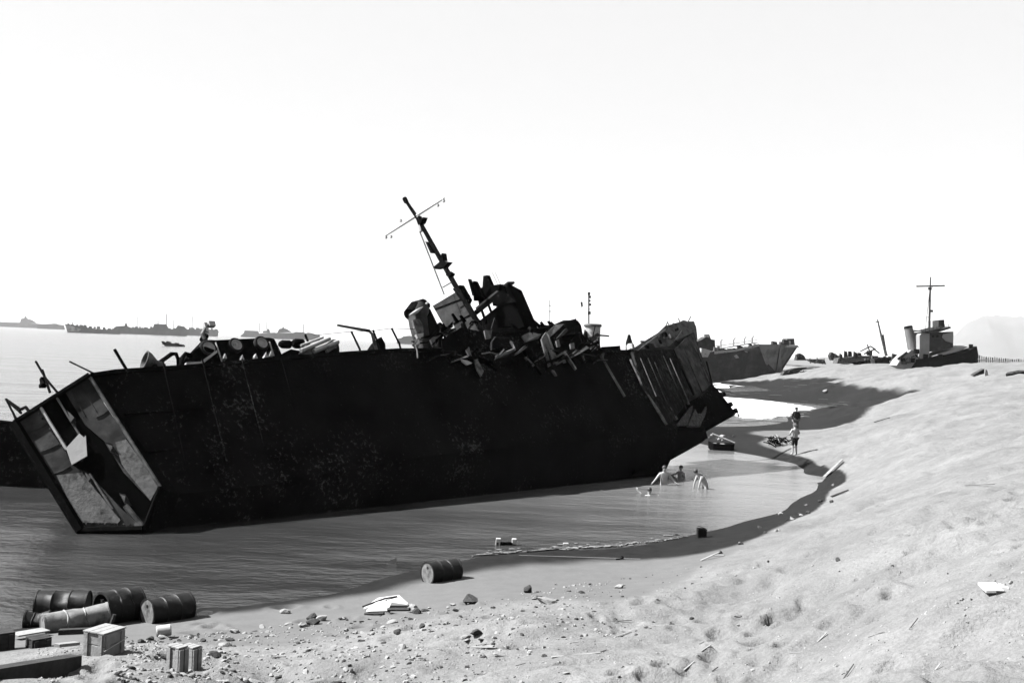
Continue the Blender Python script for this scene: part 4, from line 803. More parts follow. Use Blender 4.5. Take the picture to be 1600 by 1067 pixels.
# picket fence beyond the tug
fe = Thing('picket_fence', 'pale slatted fence standing on the dune right of the tug', 'fence', (*at(1562, 574, 170).xy, at(1562, 574, 170).z - .3))
Y = 170
for i in range(22): 
    u = 1530 + i * 3.4; v = 556 + (i * .35); fe.part('picket', MB().prism([at(u, v + rnd.uniform(-2, 1), Y), at(u + 1.6, v, Y), at(u + 1.6, v + 19, Y), at(u, v + 19, Y)], (0, .08, 0)), M['tugpale' if i % 3 else 'tugdark'])
fe.part('fence_rail', MB().tube([at(1528, 561, Y - .05), at(1602, 569, Y - .05)], .07, 5).tube([at(1528, 569, Y - .05), at(1602, 577, Y - .05)], .07, 5), M['tugpale'])
def hull_boat(name, label, cat, secs_px, Y, m, hb):
    b_ = at(secs_px[0][0], secs_px[0][2], Y); t = Thing(name, label, cat, (b_.x, Y, b_.z)); sc = []
    for (u, vt_, vb), h in zip(secs_px, hb):
        a, b = at(u, vt_, Y), at(u, vb, Y); sc.append([Vector((a.x, Y - h, a.z)), Vector((b.x, Y - h * .6, b.z)), Vector((b.x, Y + h * .6, b.z)), Vector((a.x, Y + h, a.z))])
    t.part('hull', MB().loft(sc), M[m]); return t
bt = hull_boat('beached_boat', 'black boat hull pulled up on the dune at the right edge', 'boat', ((1573, 584, 588), (1580, 582, 594), (1600, 579, 597), (1640, 578, 599)), 95, 'tug', (.2, .7, 1.0, .9))
bt.part('gunwale', MB().tube([at(1573, 584, 94.3), at(1600, 580, 94), at(1640, 578, 94)], .06, 6), M['steel'])
g_ = ground(1532, 586); solo('tent', 'small dark triangular tent on the dune right of the tug', 'tent', MB().prism([g_ + Vector((-.9, 0, -.1)), g_ + Vector((.5, 0, -.1)), g_ + Vector((.45, 0, .75))], (.2, 1.4, 0)), M['tugdark'], g_)
g_ = ground(1541, 588); solo('board', 'pale upright board beside the dark tent on the dune', 'board', MB().prism([g_ + Vector((-.2, 0, -.1)), g_ + Vector((.3, 0, -.1)), g_ + Vector((.1, 0, .7)), g_ + Vector((-.15, 0, .8))], (0, .12, 0)), M['pale'], g_)

# ------------------------------------------------------------------ people
def person(label, base, yaw, joints=None, scale=1.0, jacket=None, trousers=None, hat=None, hair=True, group=None, shorts=None):
    J = {'pelvis': (0, 0, .95, .15), 'spine': (0, 0, 1.15, .135), 'chest': (0, 0, 1.36, .165), 'neckb': (0, .0, 1.49, .075), 'neck': (0, -.01, 1.55, .058), 'headl': (0, -.03, 1.62, .082), 'headt': (0, -.01, 1.72, .088)}
    for sg, nm in ((-1, 'L'), (1, 'R')):
        J.update({'sh' + nm: (sg * .185, 0, 1.43, .068), 'el' + nm: (sg * .24, .03, 1.15, .046), 'wr' + nm: (sg * .25, -.05, .91, .032), 'ha' + nm: (sg * .25, -.07, .83, .036),
                  'hip' + nm: (sg * .095, 0, .90, .098), 'kn' + nm: (sg * .11, -.02, .50, .066), 'an' + nm: (sg * .12, .03, .09, .044), 'to' + nm: (sg * .14, -.14, .045, .04)})
    for k, v in (joints or {}).items(): J[k] = (*v, J[k][3])
    E = [('pelvis', 'spine'), ('spine', 'chest'), ('chest', 'neckb'), ('neckb', 'neck'), ('neck', 'headl'), ('headl', 'headt')]
    for nm in 'LR': E += [('chest', 'sh' + nm), ('sh' + nm, 'el' + nm), ('el' + nm, 'wr' + nm), ('wr' + nm, 'ha' + nm), ('pelvis', 'hip' + nm), ('hip' + nm, 'kn' + nm), ('kn' + nm, 'an' + nm), ('an' + nm, 'to' + nm)]
    for nm in 'LR':                     # four fingers and a thumb
        hv = Vector(J['ha' + nm][:3]); d = (hv - Vector(J['wr' + nm][:3])).normalized(); sd_ = d.cross(Vector((1, 0, 0))).normalized()
        for k in range(4):
            J[f'fa{nm}{k}'] = (*(hv + d * .035 + sd_ * (k - 1.5) * .02), .010); J[f'fb{nm}{k}'] = (*(hv + d * (.085 - abs(k - 1.2) * .008) + sd_ * (k - 1.5) * .022), .008)
            E += [('ha' + nm, f'fa{nm}{k}'), (f'fa{nm}{k}', f'fb{nm}{k}')]
        J['th' + nm] = (*(hv + d * .03 + sd_ * -.055), .010); E.append(('ha' + nm, 'th' + nm))
    hl = Vector(J['headl'][:3]); ht = Vector(J['headt'][:3]); 
    nose = hl.lerp(ht, .35) + Vector((0, -.1, 0)); J['nose'] = (*nose, .016); E.append(('headl', 'nose'))
    root = bpy.data.objects.new('person', None); COL.objects.link(root); root.location = base; root.rotation_euler = (0, 0, yaw); root.scale = (scale,) * 3
    tag(root, label, 'person', group)
    def skin(name, keys, edges, grow, m):
        keys = list(keys); idx = {k: i for i, k in enumerate(keys)}; me = bpy.data.meshes.new(name)
        me.from_pydata([J[k][:3] for k in keys], [(idx[a], idx[b]) for a, b in edges], [])
        o = bpy.data.objects.new(name, me); COL.objects.link(o); o.parent = root
        o.modifiers.new('s', 'SKIN'); bm = bmesh.new(); bm.from_mesh(me); ly = bm.verts.layers.skin.verify()
        for i, vv in enumerate(bm.verts): r_ = J[keys[i]][3] * (1 if grow is None else 1 + grow) + (0 if grow is None else .012); vv[ly].radius = (r_, r_); vv[ly].use_root = i == 0
        bm.to_mesh(me); bm.free(); sb = o.modifiers.new('u', 'SUBSURF'); sb.levels = sb.render_levels = 2; me.materials.append(m); o.data.polygons.foreach_set('use_smooth', [True] * len(o.data.polygons)); 
        o.modifiers['s'].use_smooth_shade = True; return o
    skin('body', J.keys(), E, None, M['skin'])
    if jacket:
        ks = ['spine', 'pelvis', 'chest', 'neckb'] + [a + n for n in 'LR' for a in ('sh', 'el', 'wr')]
        skin('jacket', ks, [('pelvis', 'spine'), ('spine', 'chest'), ('chest', 'neckb')] + [(a + n, b + n) for n in 'LR' for a, b in (('sh', 'el'), ('el', 'wr'))] + [('chest', 'sh' + n) for n in 'LR'], .12, M[jacket])
    if trousers:
        ks = ['pelvis'] + [a + n for n in 'LR' for a in ('hip', 'kn', 'an')]
        skin('trousers', ks, [('pelvis', 'hip' + n) for n in 'LR'] + [(a + n, b + n) for n in 'LR' for a, b in (('hip', 'kn'), ('kn', 'an'))], .14, M[trousers])
    if shorts:
        for n in 'LR': h_, k_ = Vector(J['hip' + n][:3]), Vector(J['kn' + n][:3]); J['md' + n] = (*h_.lerp(k_, .95), .075)
        skin('shorts', ['pelvis', 'hipL', 'hipR', 'mdL', 'mdR'], [('pelvis', 'hip' + n) for n in 'LR'] + [('hip' + n, 'md' + n) for n in 'LR'], -.06, M[shorts])
    ax = (ht - hl).normalized(); hc = hl.lerp(ht, .72)
    hm = MB().lathe(hc, ax, [(-.03, .098), (.03, .103), (.075, .085), (.105, .045), (.115, .001)], 14)
    if hat: hm.lathe(hc, ax, [(.0, .1), (-.005, .15), (.008, .15), (.02, .1)], 14)
    me_o = hm.build('hat' if hat else 'hair', M[hat or 'hair'], root, smooth=True)
    return root
p1 = ground(1243, 676, 76); p1 = at(1243, 677, 76); p1.z = gz(p1.x, p1.y)
person('person in a dark jacket standing with hand on hip behind the bare-chested one', p1, .2, {'elR': (.3, .06, 1.18), 'wrR': (.2, -.04, 1.0), 'haR': (.15, -.08, .98), 'elL': (-.29, .02, 1.17), 'wrL': (-.3, -.06, .95), 'haL': (-.3, -.08, .88)}, 1.1, 'cloth_dark', 'cloth_mid', 'cloth_dark')
p2 = at(1241, 711, 62); p2.z = gz(p2.x, p2.y)
person('bare-chested person in dark trousers and a hat standing at the edge of the pool', p2, math.pi + .3, {'elL': (-.3, -.02, 1.2), 'wrL': (-.12, -.14, 1.12), 'haL': (-.05, -.17, 1.12), 'elR': (.3, -.02, 1.2), 'wrR': (.22, -.14, 1.12), 'haR': (.28, -.18, 1.14)}, 1.08, None, None, 'cloth_mid', shorts='cloth_dark')
sw = 'swimmers in the pool beside the wreck'
def wade(u, v): return onz(u, v, 0)
b = wade(1037, 757); person('swimmer standing waist-deep facing the shore with both arms spread low', b - Vector((0, 0, 1.0)), .1, {'elL': (-.36, -.08, 1.22), 'wrL': (-.52, -.16, 1.06), 'haL': (-.58, -.2, 1.0), 'elR': (.36, -.08, 1.22), 'wrR': (.5, -.18, 1.06), 'haR': (.58, -.22, 1.0)}, 1.06, group=sw)
b = wade(1064, 744); person('swimmer farthest from the shore, chest-deep and turned away', b - Vector((0, 0, 1.27)), -1.0, {'elL': (-.34, -.1, 1.3), 'wrL': (-.5, -.25, 1.26), 'haL': (-.56, -.3, 1.25)}, 1.02, group=sw)
b = wade(1102, 763); person('swimmer nearest the beach, bending forward thigh-deep in the shallows', b - Vector((0, 0, .82)), -1.2,
    {'spine': (0, -.1, 1.12), 'chest': (0, -.26, 1.27), 'neckb': (0, -.37, 1.36), 'neck': (0, -.42, 1.4), 'headl': (0, -.48, 1.43), 'headt': (0, -.52, 1.52), 'shL': (-.18, -.3, 1.3), 'shR': (.18, -.3, 1.3), 'elL': (-.2, -.4, 1.05), 'wrL': (-.2, -.45, .85), 'haL': (-.2, -.46, .78), 'elR': (.2, -.4, 1.05), 'wrR': (.2, -.45, .85), 'haR': (.2, -.46, .78)}, 1.08, group=sw)
b = wade(1014, 772); person('swimmer lying low in the water with only head and hands showing', b - Vector((0, 0, 1.58)), 1.5, {'elL': (-.26, -.1, 1.3), 'wrL': (-.2, -.3, 1.42), 'haL': (-.18, -.36, 1.47), 'elR': (.24, .2, 1.4), 'wrR': (.3, .42, 1.56), 'haR': (.32, .48, 1.66)}, 1.05, group=sw)
for (u, v, r_) in ((1012, 774, .12),):
    c = onz(u, v, .01); pts = [c + Vector((math.cos(a) * r_ * rnd.uniform(.7, 1.6), math.sin(a) * r_ * rnd.uniform(.6, 1), 0)) for a in [k * .5 for k in range(12)]]
    tag(MB().prism(pts, (0, 0, .012)).build('foam', M['foam']), kind='stuff')

# ------------------------------------------------------------------ rowing boat and spit clutter
rb = at(1127, 702, 67); rb.z = 0
row = Thing('rowing_boat', 'small black rowing boat at the end of the pool under the bow', 'boat', rb)
sc = []
for x, hb_, zt_, zb in ((-.85, .12, .55, .1), (-.6, .4, .46, -.1), (0, .5, .42, -.15), (.6, .45, .45, -.1), (.78, .36, .48, 0)):
    sc.append([rb + Vector((x, -hb_, zt_)), rb + Vector((x, -hb_ * .65, zb)), rb + Vector((x, hb_ * .65, zb)), rb + Vector((x, hb_, zt_)), rb + Vector((x, hb_ * .85, zt_)), rb + Vector((x, hb_ * .5, zb + .12)), rb + Vector((x, -hb_ * .5, zb + .12)), rb + Vector((x, -hb_ * .85, zt_))])
row.part('hull', MB().loft(sc), M['tug']); row.part('thwart', MB().box(rb + Vector((.1, 0, .38)), (.12, 0, 0), (0, .4, 0), (0, 0, .02)).box(rb + Vector((-.4, 0, .4)), (.1, 0, 0), (0, .35, 0), (0, 0, .02)), M['crate'])
pl = Thing('pole', 'pale pole resting across the black rowing boat', 'pole', rb + Vector((0, 0, .5)))
pl.part('shaft', MB().tube([rb + Vector((-.62, .1, 1.05)), rb + Vector((.85, -.1, .5))], .04, 8), M['yard'])
g_ = ground(1216, 697); pile = Thing('driftwood_pile', 'dark heap of brushwood and netting on the spit left of the standing people', 'driftwood', g_)
mb, mb2 = MB(), MB()
for i in range(70):
    a = g_ + Vector((rnd.gauss(-.1, .36), rnd.gauss(0, .25), rnd.uniform(.0, .55))); d = Vector((rnd.uniform(-1, 1), rnd.uniform(-1, 1), rnd.uniform(-.3, .5))).normalized() * rnd.uniform(.15, .45)
    (mb if i % 5 else mb2).tube([a - d, a + d * .3 + Vector((0, 0, .04)), a + d], rnd.uniform(.015, .04), 5)
pile.part('branch', mb, M['dark']); pile.part('pale_branch', mb2, M['wood'])
def rock_mesh(seed, sub=2, flat=.7):
    qq = random.Random(seed); bm = bmesh.new(); bmesh.ops.create_icosphere(bm, subdivisions=sub, radius=1)
    pl_ = [(Vector((qq.gauss(0, 1), qq.gauss(0, 1), qq.gauss(0, 1))).normalized(), qq.uniform(.38, .8)) for _ in range(12)]
    for vv in bm.verts:
        for n_, d_ in pl_:
            e = vv.co.dot(n_) - d_
            if e > 0: vv.co -= n_ * e
        vv.co *= qq.uniform(.95, 1.05); vv.co.z *= flat
    me = bpy.data.meshes.new('stone'); bm.to_mesh(me); bm.free(); return me
rocks_l = [rock_mesh(i, 2, random.Random(i).uniform(.45, .9)) for i in range(8)]; rocks_d = [m_.copy() for m_ in rocks_l]
for m_ in rocks_l: m_.materials.append(M['rock'])
for m_ in rocks_d: m_.materials.append(M['rock_dark'])
def stone(p, sz, dark, label, group=None, asp=(1, 1, 1), name='stone'):
    o = bpy.data.objects.new(name, rnd.choice(rocks_d if dark else rocks_l)); COL.objects.link(o); o.location = p + Vector((0, 0, sz * asp[2] * .18)); o.scale = (sz * asp[0], sz * asp[1], sz * asp[2]); o.rotation_euler = (rnd.uniform(-.3, .3), rnd.uniform(-.3, .3), rnd.uniform(0, 6.28))
    return tag(o, label, 'stone', group)
stone(ground(1290, 612), .55, False, 'pale boulder lying alone on the dark wet sand of the bay')
stone(ground(855, 942) , .26, False, 'broad pale stone on the slope above the debris line', asp=(1.6, 1, .6))
stone(ground(447, 958), .16, False, 'pale round stone alone on the smooth damp sand')
stone(ground(488, 968), .17, True, 'dark stone standing at the start of the debris line'); stone(ground(735, 941), .22, True, 'dark stone on the debris line below the lone drum', asp=(1.3, 1, .8))
stone(ground(1128, 683), .3, False, 'pale stone on the spit beside the rowing boat'); stone(ground(1310, 876), .07, True, 'dark stone alone high on the smooth slope')
stone(ground(852, 930) + Vector((-.4, .4, 0)), .16, True, 'dark stone at the upper end of the debris line')
for i in range(10): stone(ground(rnd.uniform(1108, 1150), rnd.uniform(680, 690)), rnd.uniform(.1, .22), i % 3 == 0, 'small rubble stone heaped on the spit by the rowing boat', 'rubble on the spit by the rowing boat')
for i in range(20): stone(ground(*(lambda t: (1120 + 190 * t, 862 - 100 * t + rnd.uniform(-8, 20)))(rnd.random())), rnd.uniform(.05, .13), rnd.random() < .5, 'small stone strewn along the right-hand rim of the pool', 'stones along the rim of the pool')
# debris field: stones left of centre along and above the tide line
n = 0
while n < 236:
    u = rnd.uniform(180, 1000); tide = float(np.interp(u, [180, 300, 450, 600, 750, 900, 1000], [1000, 992, 975, 960, 940, 905, 895]))
    v = tide + rnd.random() ** 1.4 * (1075 - tide)
    if rnd.random() > (1.15 - u / 1000): continue
    p = ground(u, v); dark = rnd.random() < .38; sz = rnd.choice([2.5, 3, 3.5, 4, 4.5, 5, 6, 8.5]) * rnd.uniform(.8, 1.25) * (p - CP).length / 1600
    stone(p, sz, dark, 'small dark stone in the debris strewn over the lower beach' if dark else 'small pale stone in the debris strewn over the lower beach', 'dark stones in the beach debris' if dark else 'pale stones in the beach debris', (rnd.uniform(.8, 1.6), 1, rnd.uniform(.5, .9))); n += 1
for i in range(26):
    p = ground(rnd.uniform(900, 1600), rnd.uniform(880, 1060)); dark = rnd.random() < .5
    stone(p, rnd.uniform(1.3, 3.2) * (p - CP).length / 1600, dark, 'small dark stone scattered on the upper slope' if dark else 'small pale stone scattered on the upper slope', 'stones on the upper slope')
# splinters of wood
def stick(p, L_, r_, yaw, pitch, m, label, name='stick', group=None, cat='stick'):
    d = Vector((math.cos(yaw), math.sin(yaw), 0)) * L_ / 2; a, b = p - d, p + d
    za, zb = gz(a.x, a.y), gz(b.x, b.y); a.z = za + r_ * .4; b.z = zb + r_ * .4 + pitch
    x = d.normalized().cross(Vector((0, 0, 1))) * r_; up_ = Vector((0, 0, r_ * .6))
    mb = MB().loft([[a - x, a + x, a + x + up_, a - x + up_], [a.lerp(b, .5) - x + Vector((0, 0, r_ * .4)), a.lerp(b, .5) + x, a.lerp(b, .5) + x + up_, a.lerp(b, .5) - x + up_], [b - x * .7, b + x * .8, b + x * .6 + up_, b - x * .8 + up_]])
    return solo(name, label, cat, mb, M[m], p, group)
for i in range(30):
    p = ground(rnd.uniform(330, 1580), rnd.uniform(960, 1062)); dk_ = rnd.random() < .55
    kk = (p - CP).length / 1600; stick(p, rnd.uniform(6, 24) * kk, rnd.uniform(.6, 1.3) * kk, rnd.uniform(-.9, .9), rnd.uniform(0, .04), 'wood_dark' if dk_ else 'wood', 'dark splinter of wood lying on the trampled sand' if dk_ else 'pale splinter of wood lying on the trampled sand', 'splinter', 'wood splinters on the sand', 'splinter')
stick(ground(1302, 736), 2.2, .08, .85, .1, 'wood', 'pale plank leaning against the cut bank at the end of the pool', 'plank', cat='plank')
stick(ground(1530, 760), .9, .02, 2.0, .0, 'wood_dark', 'thin dark stick lying alone on the right-hand dune')
stick(ground(1110, 873), .75, .03, .6, .12, 'wood', 'pale stick poking up at the edge of the wet sand'); stick(ground(1123, 869), .35, .03, -.7, .0, 'wood', 'short pale stick crossing the one at the wet edge')
stick(ground(905, 872), 3.6, .012, -.12, 0, 'wood', 'long thin pale line lying across the wet sand beside the hook', 'rope', cat='rope')
stick(ground(732, 1010), 1.0, .04, -.6, .02, 'wood', 'pale flat board half buried in the middle of the debris', 'plank', cat='plank'); stick(ground(900, 1022), .8, .025, .35, .02, 'wood', 'pale stick high on the slope right of the half-buried board')
stick(ground(1378, 657), 1.1, .05, .1, 0, 'wood_dark', 'dark stick lying on the crest of the far slope'); stick(ground(1312, 773), .8, .06, .3, .03, 'wood_dark', 'dark log at the corner of the pool', 'log', cat='log')
# fine grit and litter between the stones: far too many to count
def grit(n, sizes, m, skew, u0, u1, depth):
    X, Y_, Sz = [], [], []
    for _ in range(n):
        u = u0 + (u1 - u0) * rnd.random() ** skew
        tide = float(np.interp(u, [0, 300, 600, 900, 1100, 1600], [1008, 985, 962, 910, 882, 850])); v = tide + rnd.random() ** 1.2 * depth
        d = ray(u, v); hz = np.interp(u, [0, 1000, 1200, 1400, 1600], [1.2, 1.3, 2.1, 3.1, 3.8]); p = CP + d * ((hz - CAM_H) / d.z)
        for _ in range(3): p = CP + d * ((float(base_h(np.array([p.x]), np.array([p.y]))[0]) - CAM_H) / d.z)
        X.append(p.x); Y_.append(p.y); Sz.append(rnd.choice(sizes) * rnd.uniform(.7, 1.3))
    Hh = hgt(X, Y_); gm = MB()
    for x, y, z, s_ in zip(X, Y_, Hh, Sz):
        a = rnd.uniform(0, 6.28); e1, e2 = Vector((math.cos(a), math.sin(a), 0)) * s_ * rnd.uniform(1, 2.0), Vector((-math.sin(a), math.cos(a), 0)) * s_
        c = Vector((x, y, z)); k = rnd.choice((5, 6, 7)); ang = [6.283 * (t + rnd.uniform(-.3, .3)) / k for t in range(k)]
        lo = [c + e1 * math.cos(t) * rnd.uniform(.8, 1.1) + e2 * math.sin(t) - Vector((0, 0, s_ * .2)) for t in ang]
        up = [c + (e1 * math.cos(t) + e2 * math.sin(t)) * rnd.uniform(.4, .75) + Vector((0, 0, s_ * rnd.uniform(.35, .8))) for t in ang]
        gm.add(lo + up, [(t, (t + 1) % k, k + (t + 1) % k, k + t) for t in range(k)] + [tuple(range(k, 2 * k))])
    tag(gm.build('gravel', M[m]), kind='stuff')
grit(3600, [.006, .008, .01, .014, .02], 'rock', 1.9, 60, 1600, 180)
grit(700, [.02, .025, .03, .04], 'rock', 1.3, 190, 950, 110)
grit(800, [.01, .015, .02, .035], 'rock_dark', 1.5, 190, 1100, 120)

# ------------------------------------------------------------------ drums, crates and timber at the near corner
def drum(label, u, v, axis, m='drum', m_end='drum_end', L_=.86, r_=.285, sink=.04, tilt=0, open_end=False, group='oil drums on the shore', at_=None):
    p = at_ if at_ is not None else ground(u, v); ax = Vector((axis[0], axis[1], tilt)).normalized(); c = p + Vector((0, 0, r_ - sink)) - ax * L_ / 2
    t = Thing('oil_drum', label, 'oil drum', p, group)
    prof = [(.0, r_ * .9), (.0, r_ + .012), (.03, r_ + .012), (.035, r_), (L_ * .33 - .02, r_), (L_ * .33, r_ + .016), (L_ * .33 + .02, r_), (L_ * .66 - .02, r_), (L_ * .66, r_ + .016), (L_ * .66 + .02, r_), (L_ - .035, r_), (L_ - .03, r_ + .012), (L_, r_ + .012), (L_, r_ * .9)]
    bm_ = MB().lathe(c, ax, [pp for a_, b_ in zip(prof[:-1], prof[1:]) for pp in ((a_, ((a_[0] + b_[0]) / 2, (a_[1] + b_[1]) / 2)) if b_[0] - a_[0] > .1 else (a_,))] + [prof[-1]], 40)
    dents = [(c + ax * rnd.uniform(.15, L_ - .1) + Vector((rnd.uniform(-1, 1), rnd.uniform(-1, 1), rnd.uniform(0, 1))).normalized() * r_, rnd.uniform(.08, .16), rnd.uniform(.02, .06)) for _ in range(7)]
    for i_, v_ in enumerate(bm_.v):
        for dc, dr, dd in dents:
            e_ = (v_ - dc).length / dr
            if e_ < 2: v_ = v_ + (c + ax * L_ / 2 - dc).normalized() * dd * math.exp(-e_ * e_)
        bm_.v[i_] = v_
    t.part('barrel', bm_, M[m], smooth=True)
    e = MB().lathe(c, ax, [(.008, r_ * .96), (.008, .001)], 32) if open_end is False else MB().lathe(c, ax, [(.0, r_ * .95), (.5, r_ * .93), (.5, .001)], 32)
    t.part('end_plate', e, M[m_end]); t.part('end_plate', MB().lathe(c, ax, [(L_ - .02, r_ * .96), (L_ - .02, .001)], 32), M['drum'])  # only the sun-facing end takes the paler colour, the other stays black
    t.part('bung', MB().lathe(c + Vector((0, 0, r_ * .5)), ax, [(-.0, .001), (-.0, .035), (.04, .035)], 10), M['drum'])
    return t
drum('black drum lying alone on its side where the wet sand meets the smooth sand', 690, 906, (.76, .65), L_=.95, r_=.29, sink=.07)
drum('black drum lying rightmost of the cluster in the left corner, pale end showing', 262, 968, (.66, .75), L_=1.0, r_=.3, sink=.08)
drum('black drum with an open end swallowing the grey drum', 186, 970, (.62, .78), L_=.85, r_=.36, open_end=True, m_end='drum')
drum('black drum half sunk behind the grey drum with two pale hoops', 98, 958, (.98, .12), L_=1.1, r_=.3, sink=.1)
drum('grey dented drum with raised hoops lying in front of the sunk one', 118, 982, (.8, .6), 'drum_grey', 'drum_grey', L_=1.3, r_=.22, tilt=.07, sink=.02)
drum('dark low drum stub at the left of the cluster', 58, 978, (.95, .2), L_=.5, r_=.2, m_end='drum', sink=.08)
def crate(label, u, v, sx, sy, sz, yaw, m='crate', name='crate', group=None, boards=2, strap=False, tilt=(0, 0)):
    p = ground(u, v); o = bpy.data.objects.new(name, None); COL.objects.link(o); o.location = p - Vector((0, 0, .03)); o.rotation_euler = (tilt[0], tilt[1], yaw); tag(o, label, 'crate', group)
    X, Y_, Z = Vector((1, 0, 0)), Vector((0, 1, 0)), Vector((0, 0, 1)); mb = MB(); g_ = .006; h = sz / boards
    for k in range(boards):
        mb.box((0, 0, h * (k + .5)), X * sx / 2, Y_ * sy / 2, Z * (h / 2 - g_))
    mb.box((0, 0, sz / 2), X * (sx / 2 - .012), Y_ * (sy / 2 - .012), Z * (sz / 2 - .01)); mb.build('box', M[m], o, bevel=.006)
    mb = MB(); nb = 3
    for k in range(nb): mb.box((0, -sy / 2 + sy / nb * (k + .5), sz + .012), X * (sx / 2 + .02), Y_ * (sy / nb / 2 - .004), Z * .011)
    mb.build('lid', M[m], o, bevel=.003)
    for sg in (-1, 1):
        for mb in (MB().box((sg * sx * .36, -sy / 2 - .012, sz / 2), X * .035, Y_ * .011, Z * (sz / 2 - .01)), MB().box((sx / 2 + .012, sg * sy * .34, sz / 2), X * .011, Y_ * .035, Z * (sz / 2 - .01)), MB().box((-sx / 2 - .012, sg * sy * .34, sz / 2), X * .011, Y_ * .035, Z * (sz / 2 - .01))): mb.build('cleat', M[m], o)
    if strap: MB().tube([(-sx / 2 - .03, -sy / 2 - .03, sz * .35), (sx / 2 + .03, -sy / 2 - .03, sz * .62), (sx / 2 + .03, sy / 2 + .03, sz * .7)], .006, 6).build('wire', M['yard'], o)
    return o
crate('pale wooden crate with a lid and a wire round it in front of the drums', 162, 1019,   .42, .42, .36, 1.17, strap=True)
crate('small dark crate under a flat pale board left of the lidded crate', 60, 1011, .3, .34, .2, .8, 'wood_dark')
crate('dark crate cut by the left edge of the picture', -2, 1016, .4, .4, .36, .7, 'wood_dark')
crate('left one of the two upright ammunition boxes in the foreground', 276, 1046, .13, .26, .36, 1.0, boards=1)
crate('right one of the two upright ammunition boxes in the foreground', 297, 1044, .13, .26, .36, 1.05, boards=1)
def timber(label, a, b, wd, th, m, name='timber', cat='timber', lift=.0):
    A, B = ground(*a), ground(*b); A.z += lift; B.z += lift; d = (B - A).normalized(); x = d.cross(Vector((0, 0, 1))).normalized() * wd / 2; z = Vector((0, 0, th))
    return solo(name, label, cat, MB().prism([A - x - z * .3, A + x - z * .3, A + x + z * .7, A - x + z * .7], B - A), M[m], (A + B) / 2, bevel=.006)
timber('long heavy timber baulk running out of the left edge of the picture', (-40, 1070), (117, 1042), .22, .26, 'wood_dark')
timber('pale board lying on top of the far end of the heavy timber', (88, 1030), (120, 1026), .12, .05, 'crate', 'board', 'board', .2)
timber('dark plank lying behind the lidded crate', (92, 992), (140, 990), .12, .16, 'wood_dark', 'plank', 'plank')
timber('flat pale board lying over the small dark crate', (22, 1000), (72, 992), .3, .03, 'wood', 'board', 'board', .1)
A = ground(170, 982); solo('stake', 'short stake leaning against the open black drum', 'stake', MB().tube([A - Vector((0, 0, .05)), A + Vector((.09, .05, .28))], .04, 6), M['wood_dark'], A)
A = ground(183, 972) + Vector((0, 0, .0)); solo('board', 'thin white slat standing beside the open black drum', 'board', MB().box(A + Vector((0, -.1, .12)), (.02, 0, .05), (0, .02, 0), (-.02, 0, .14)), M['white'], A)
A = ground(256, 994); solo('canister', 'white cylindrical canister lying between the drums and the ammunition boxes', 'canister', MB().lathe(A + Vector((-.14, -.03, .09)), (1, .35, .1), [(0, .001), (0, .09), (.02, .11), (.26, .11), (.28, .09), (.28, .001)], 18), M['pale'], A, smooth=True)
# broken white frame on the tide line
A = ground(600, 955); wf = Thing('broken_crate', 'flattened white wooden frame with dark slats on the tide line', 'crate', A)
def gp(u, v, dz): p = ground(u, v); p.z += dz; return p
wf.part('panel', MB().prism([gp(568, 954, .03), gp(600, 950, .16), (gp(636, 953, .12)), gp(622, 947, .22), gp(590, 947, .15)], (0, .05, .03)), M['white'])
wf.part('panel', MB().prism([gp(572, 957, .02), gp(606, 956, .02), gp(612, 953, .16), gp(585, 952, .16)], (0, .04, .02)), M['white'])
wf.part('slat', MB().tube([gp(566, 955, .1), gp(600, 950, .22), gp(620, 948, .24)], .02, 6).tube([gp(606, 958, .05), gp(640, 957, .06)], .04, 6).tube([gp(570, 960, .02), gp(600, 960, .03)], .03, 6), M['wood_dark'])
stone(ground(645, 952), .17, False, 'pale stone lying against the flattened white frame'); stone(ground(650, 958), .15, True, 'dark stone lying in front of the flattened white frame')
# in and by the water
A = onz(790, 851, 0); fl = Thing('floating_float', 'dark float with a white block at either end drifting in the pool', 'float', A)
fl.part('bar', MB().box(A + Vector((.02, 0, .04)), (.3, .05, 0), (0, .07, 0), (0, 0, .045)), M['dark'])
fl.part('end_block', MB().box(A + Vector((-.24, -.04, .1)), (.075, 0, 0), (0, .07, 0), (.01, 0, .11)), M['white'], bevel=.015); fl.part('end_block', MB().box(A + Vector((.27, .03, .12)), (.08, 0, 0), (0, .07, 0), (0, 0, .09)), M['white'], bevel=.03)
A = ground(1096, 840); bk = Thing('bucket', 'dark square can standing at the water line on the right of the foam', 'can', A)
bk.part('can', MB().loft([[A + Vector((sx * w_, sy * w_, z)) for sx, sy in ((-1, -1), (1, -1), (1, 1), (-1, 1))] for w_, z in ((.14, -.03), (.15, .3), (.125, .3), (.12, .05))]), M['drum'])
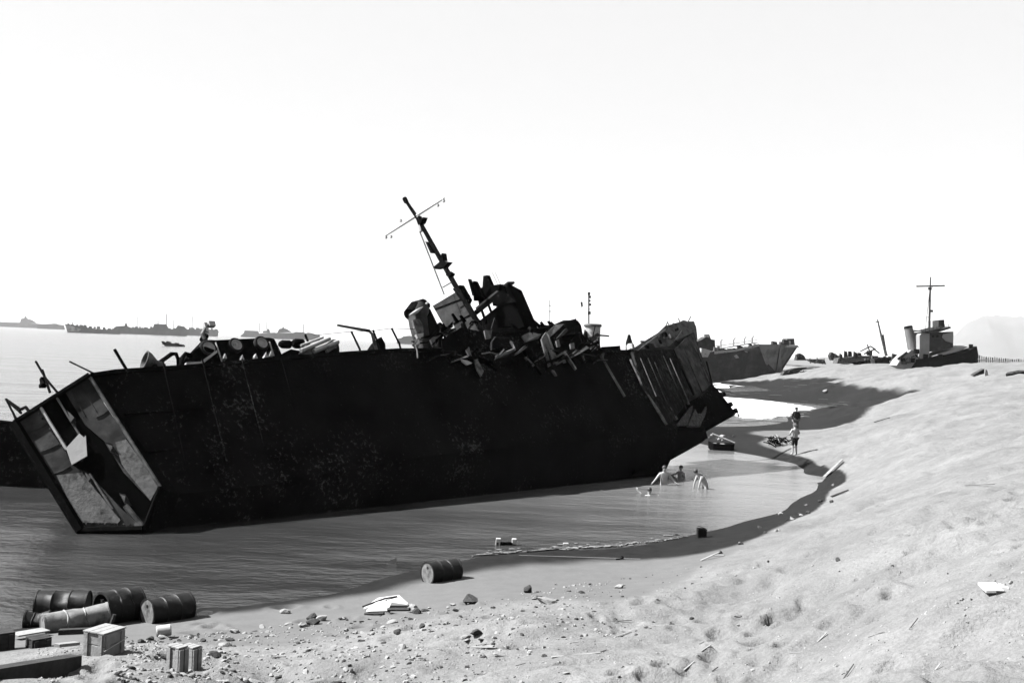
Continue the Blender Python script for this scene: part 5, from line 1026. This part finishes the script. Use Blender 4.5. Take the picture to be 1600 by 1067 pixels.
bk.part('handle', MB().tube([A + Vector((-.15, 0, .29)), A + Vector((-.12, .0, .38)), A + Vector((.05, 0, .33)), A + Vector((.15, 0, .28))], .012, 6), M['drum'])
A = ground(968, 874); solo('hook', 'black curved hook lying on the wet sand left of the long thin line', 'hook', MB().tube([A + Vector((-.12, -.12, .02)), A + Vector((.0, -.12, .03)), A + Vector((.09, -.05, .04)), A + Vector((.11, .08, .05)), A + Vector((.08, .18, .05))], .022, 7), M['dark'], A)
A = onz(884, 851, 0); solo('floating_can', 'small pale can drifting in the pool right of the float', 'can', MB().lathe(A + Vector((-.08, 0, .02)), (1, .2, 0), [(0, .001), (0, .05), (.16, .05), (.16, .001)], 12), M['white'], A)
A = onz(618, 879, 0); solo('floating_board', 'pale splintered board sticking out of the water left of the lone drum', 'board', MB().prism([A + Vector((-.35, 0, -.05)), A + Vector((0, 0, -.05)), A + Vector((0, 0, .14)), A + Vector((-.1, 0, .1))], (.02, .06, 0)), M['wood'], A)
A = ground(1560, 930); br = Thing('broken_crate', 'smashed pale crate with a dark gap on the slope at the right edge', 'crate', A)
br.part('board', MB().box(A + Vector((-.06, .05, .05)), Vector((.085, -.02, .01)), (-.02, .06, .03), (0, 0, .012)), M['white']); br.part('board', MB().box(A + Vector((.08, .06, .06)), Vector((.04, -.03, .0)), (.02, .05, .01), (0, 0, .015)), M['white'])
br.part('side', MB().box(A + Vector((.07, -.02, .0)), Vector((.1, -.02, .0)), (0, .015, 0), (0, 0, .03)), M['wood_dark'])

# ------------------------------------------------------------------ haze over the sea
hz = MB().box((0, 0, 240), (12500, 0, 0), (0, 12500, 0), (0, 0, 252)); hm = bpy.data.materials.new('haze'); hm.use_nodes = True
N = hm.node_tree.nodes; L = hm.node_tree.links; N.remove(N['Principled BSDF']); pv = N.new('ShaderNodeVolumePrincipled')
pv.inputs['Color'].default_value = (1, 1, 1, 1); pv.inputs['Density'].default_value = .00003; pv.inputs['Anisotropy'].default_value = 0.0
L.new(pv.outputs[0], N['Material Output'].inputs['Volume'])
tag(hz.build('haze', hm), kind='stuff')
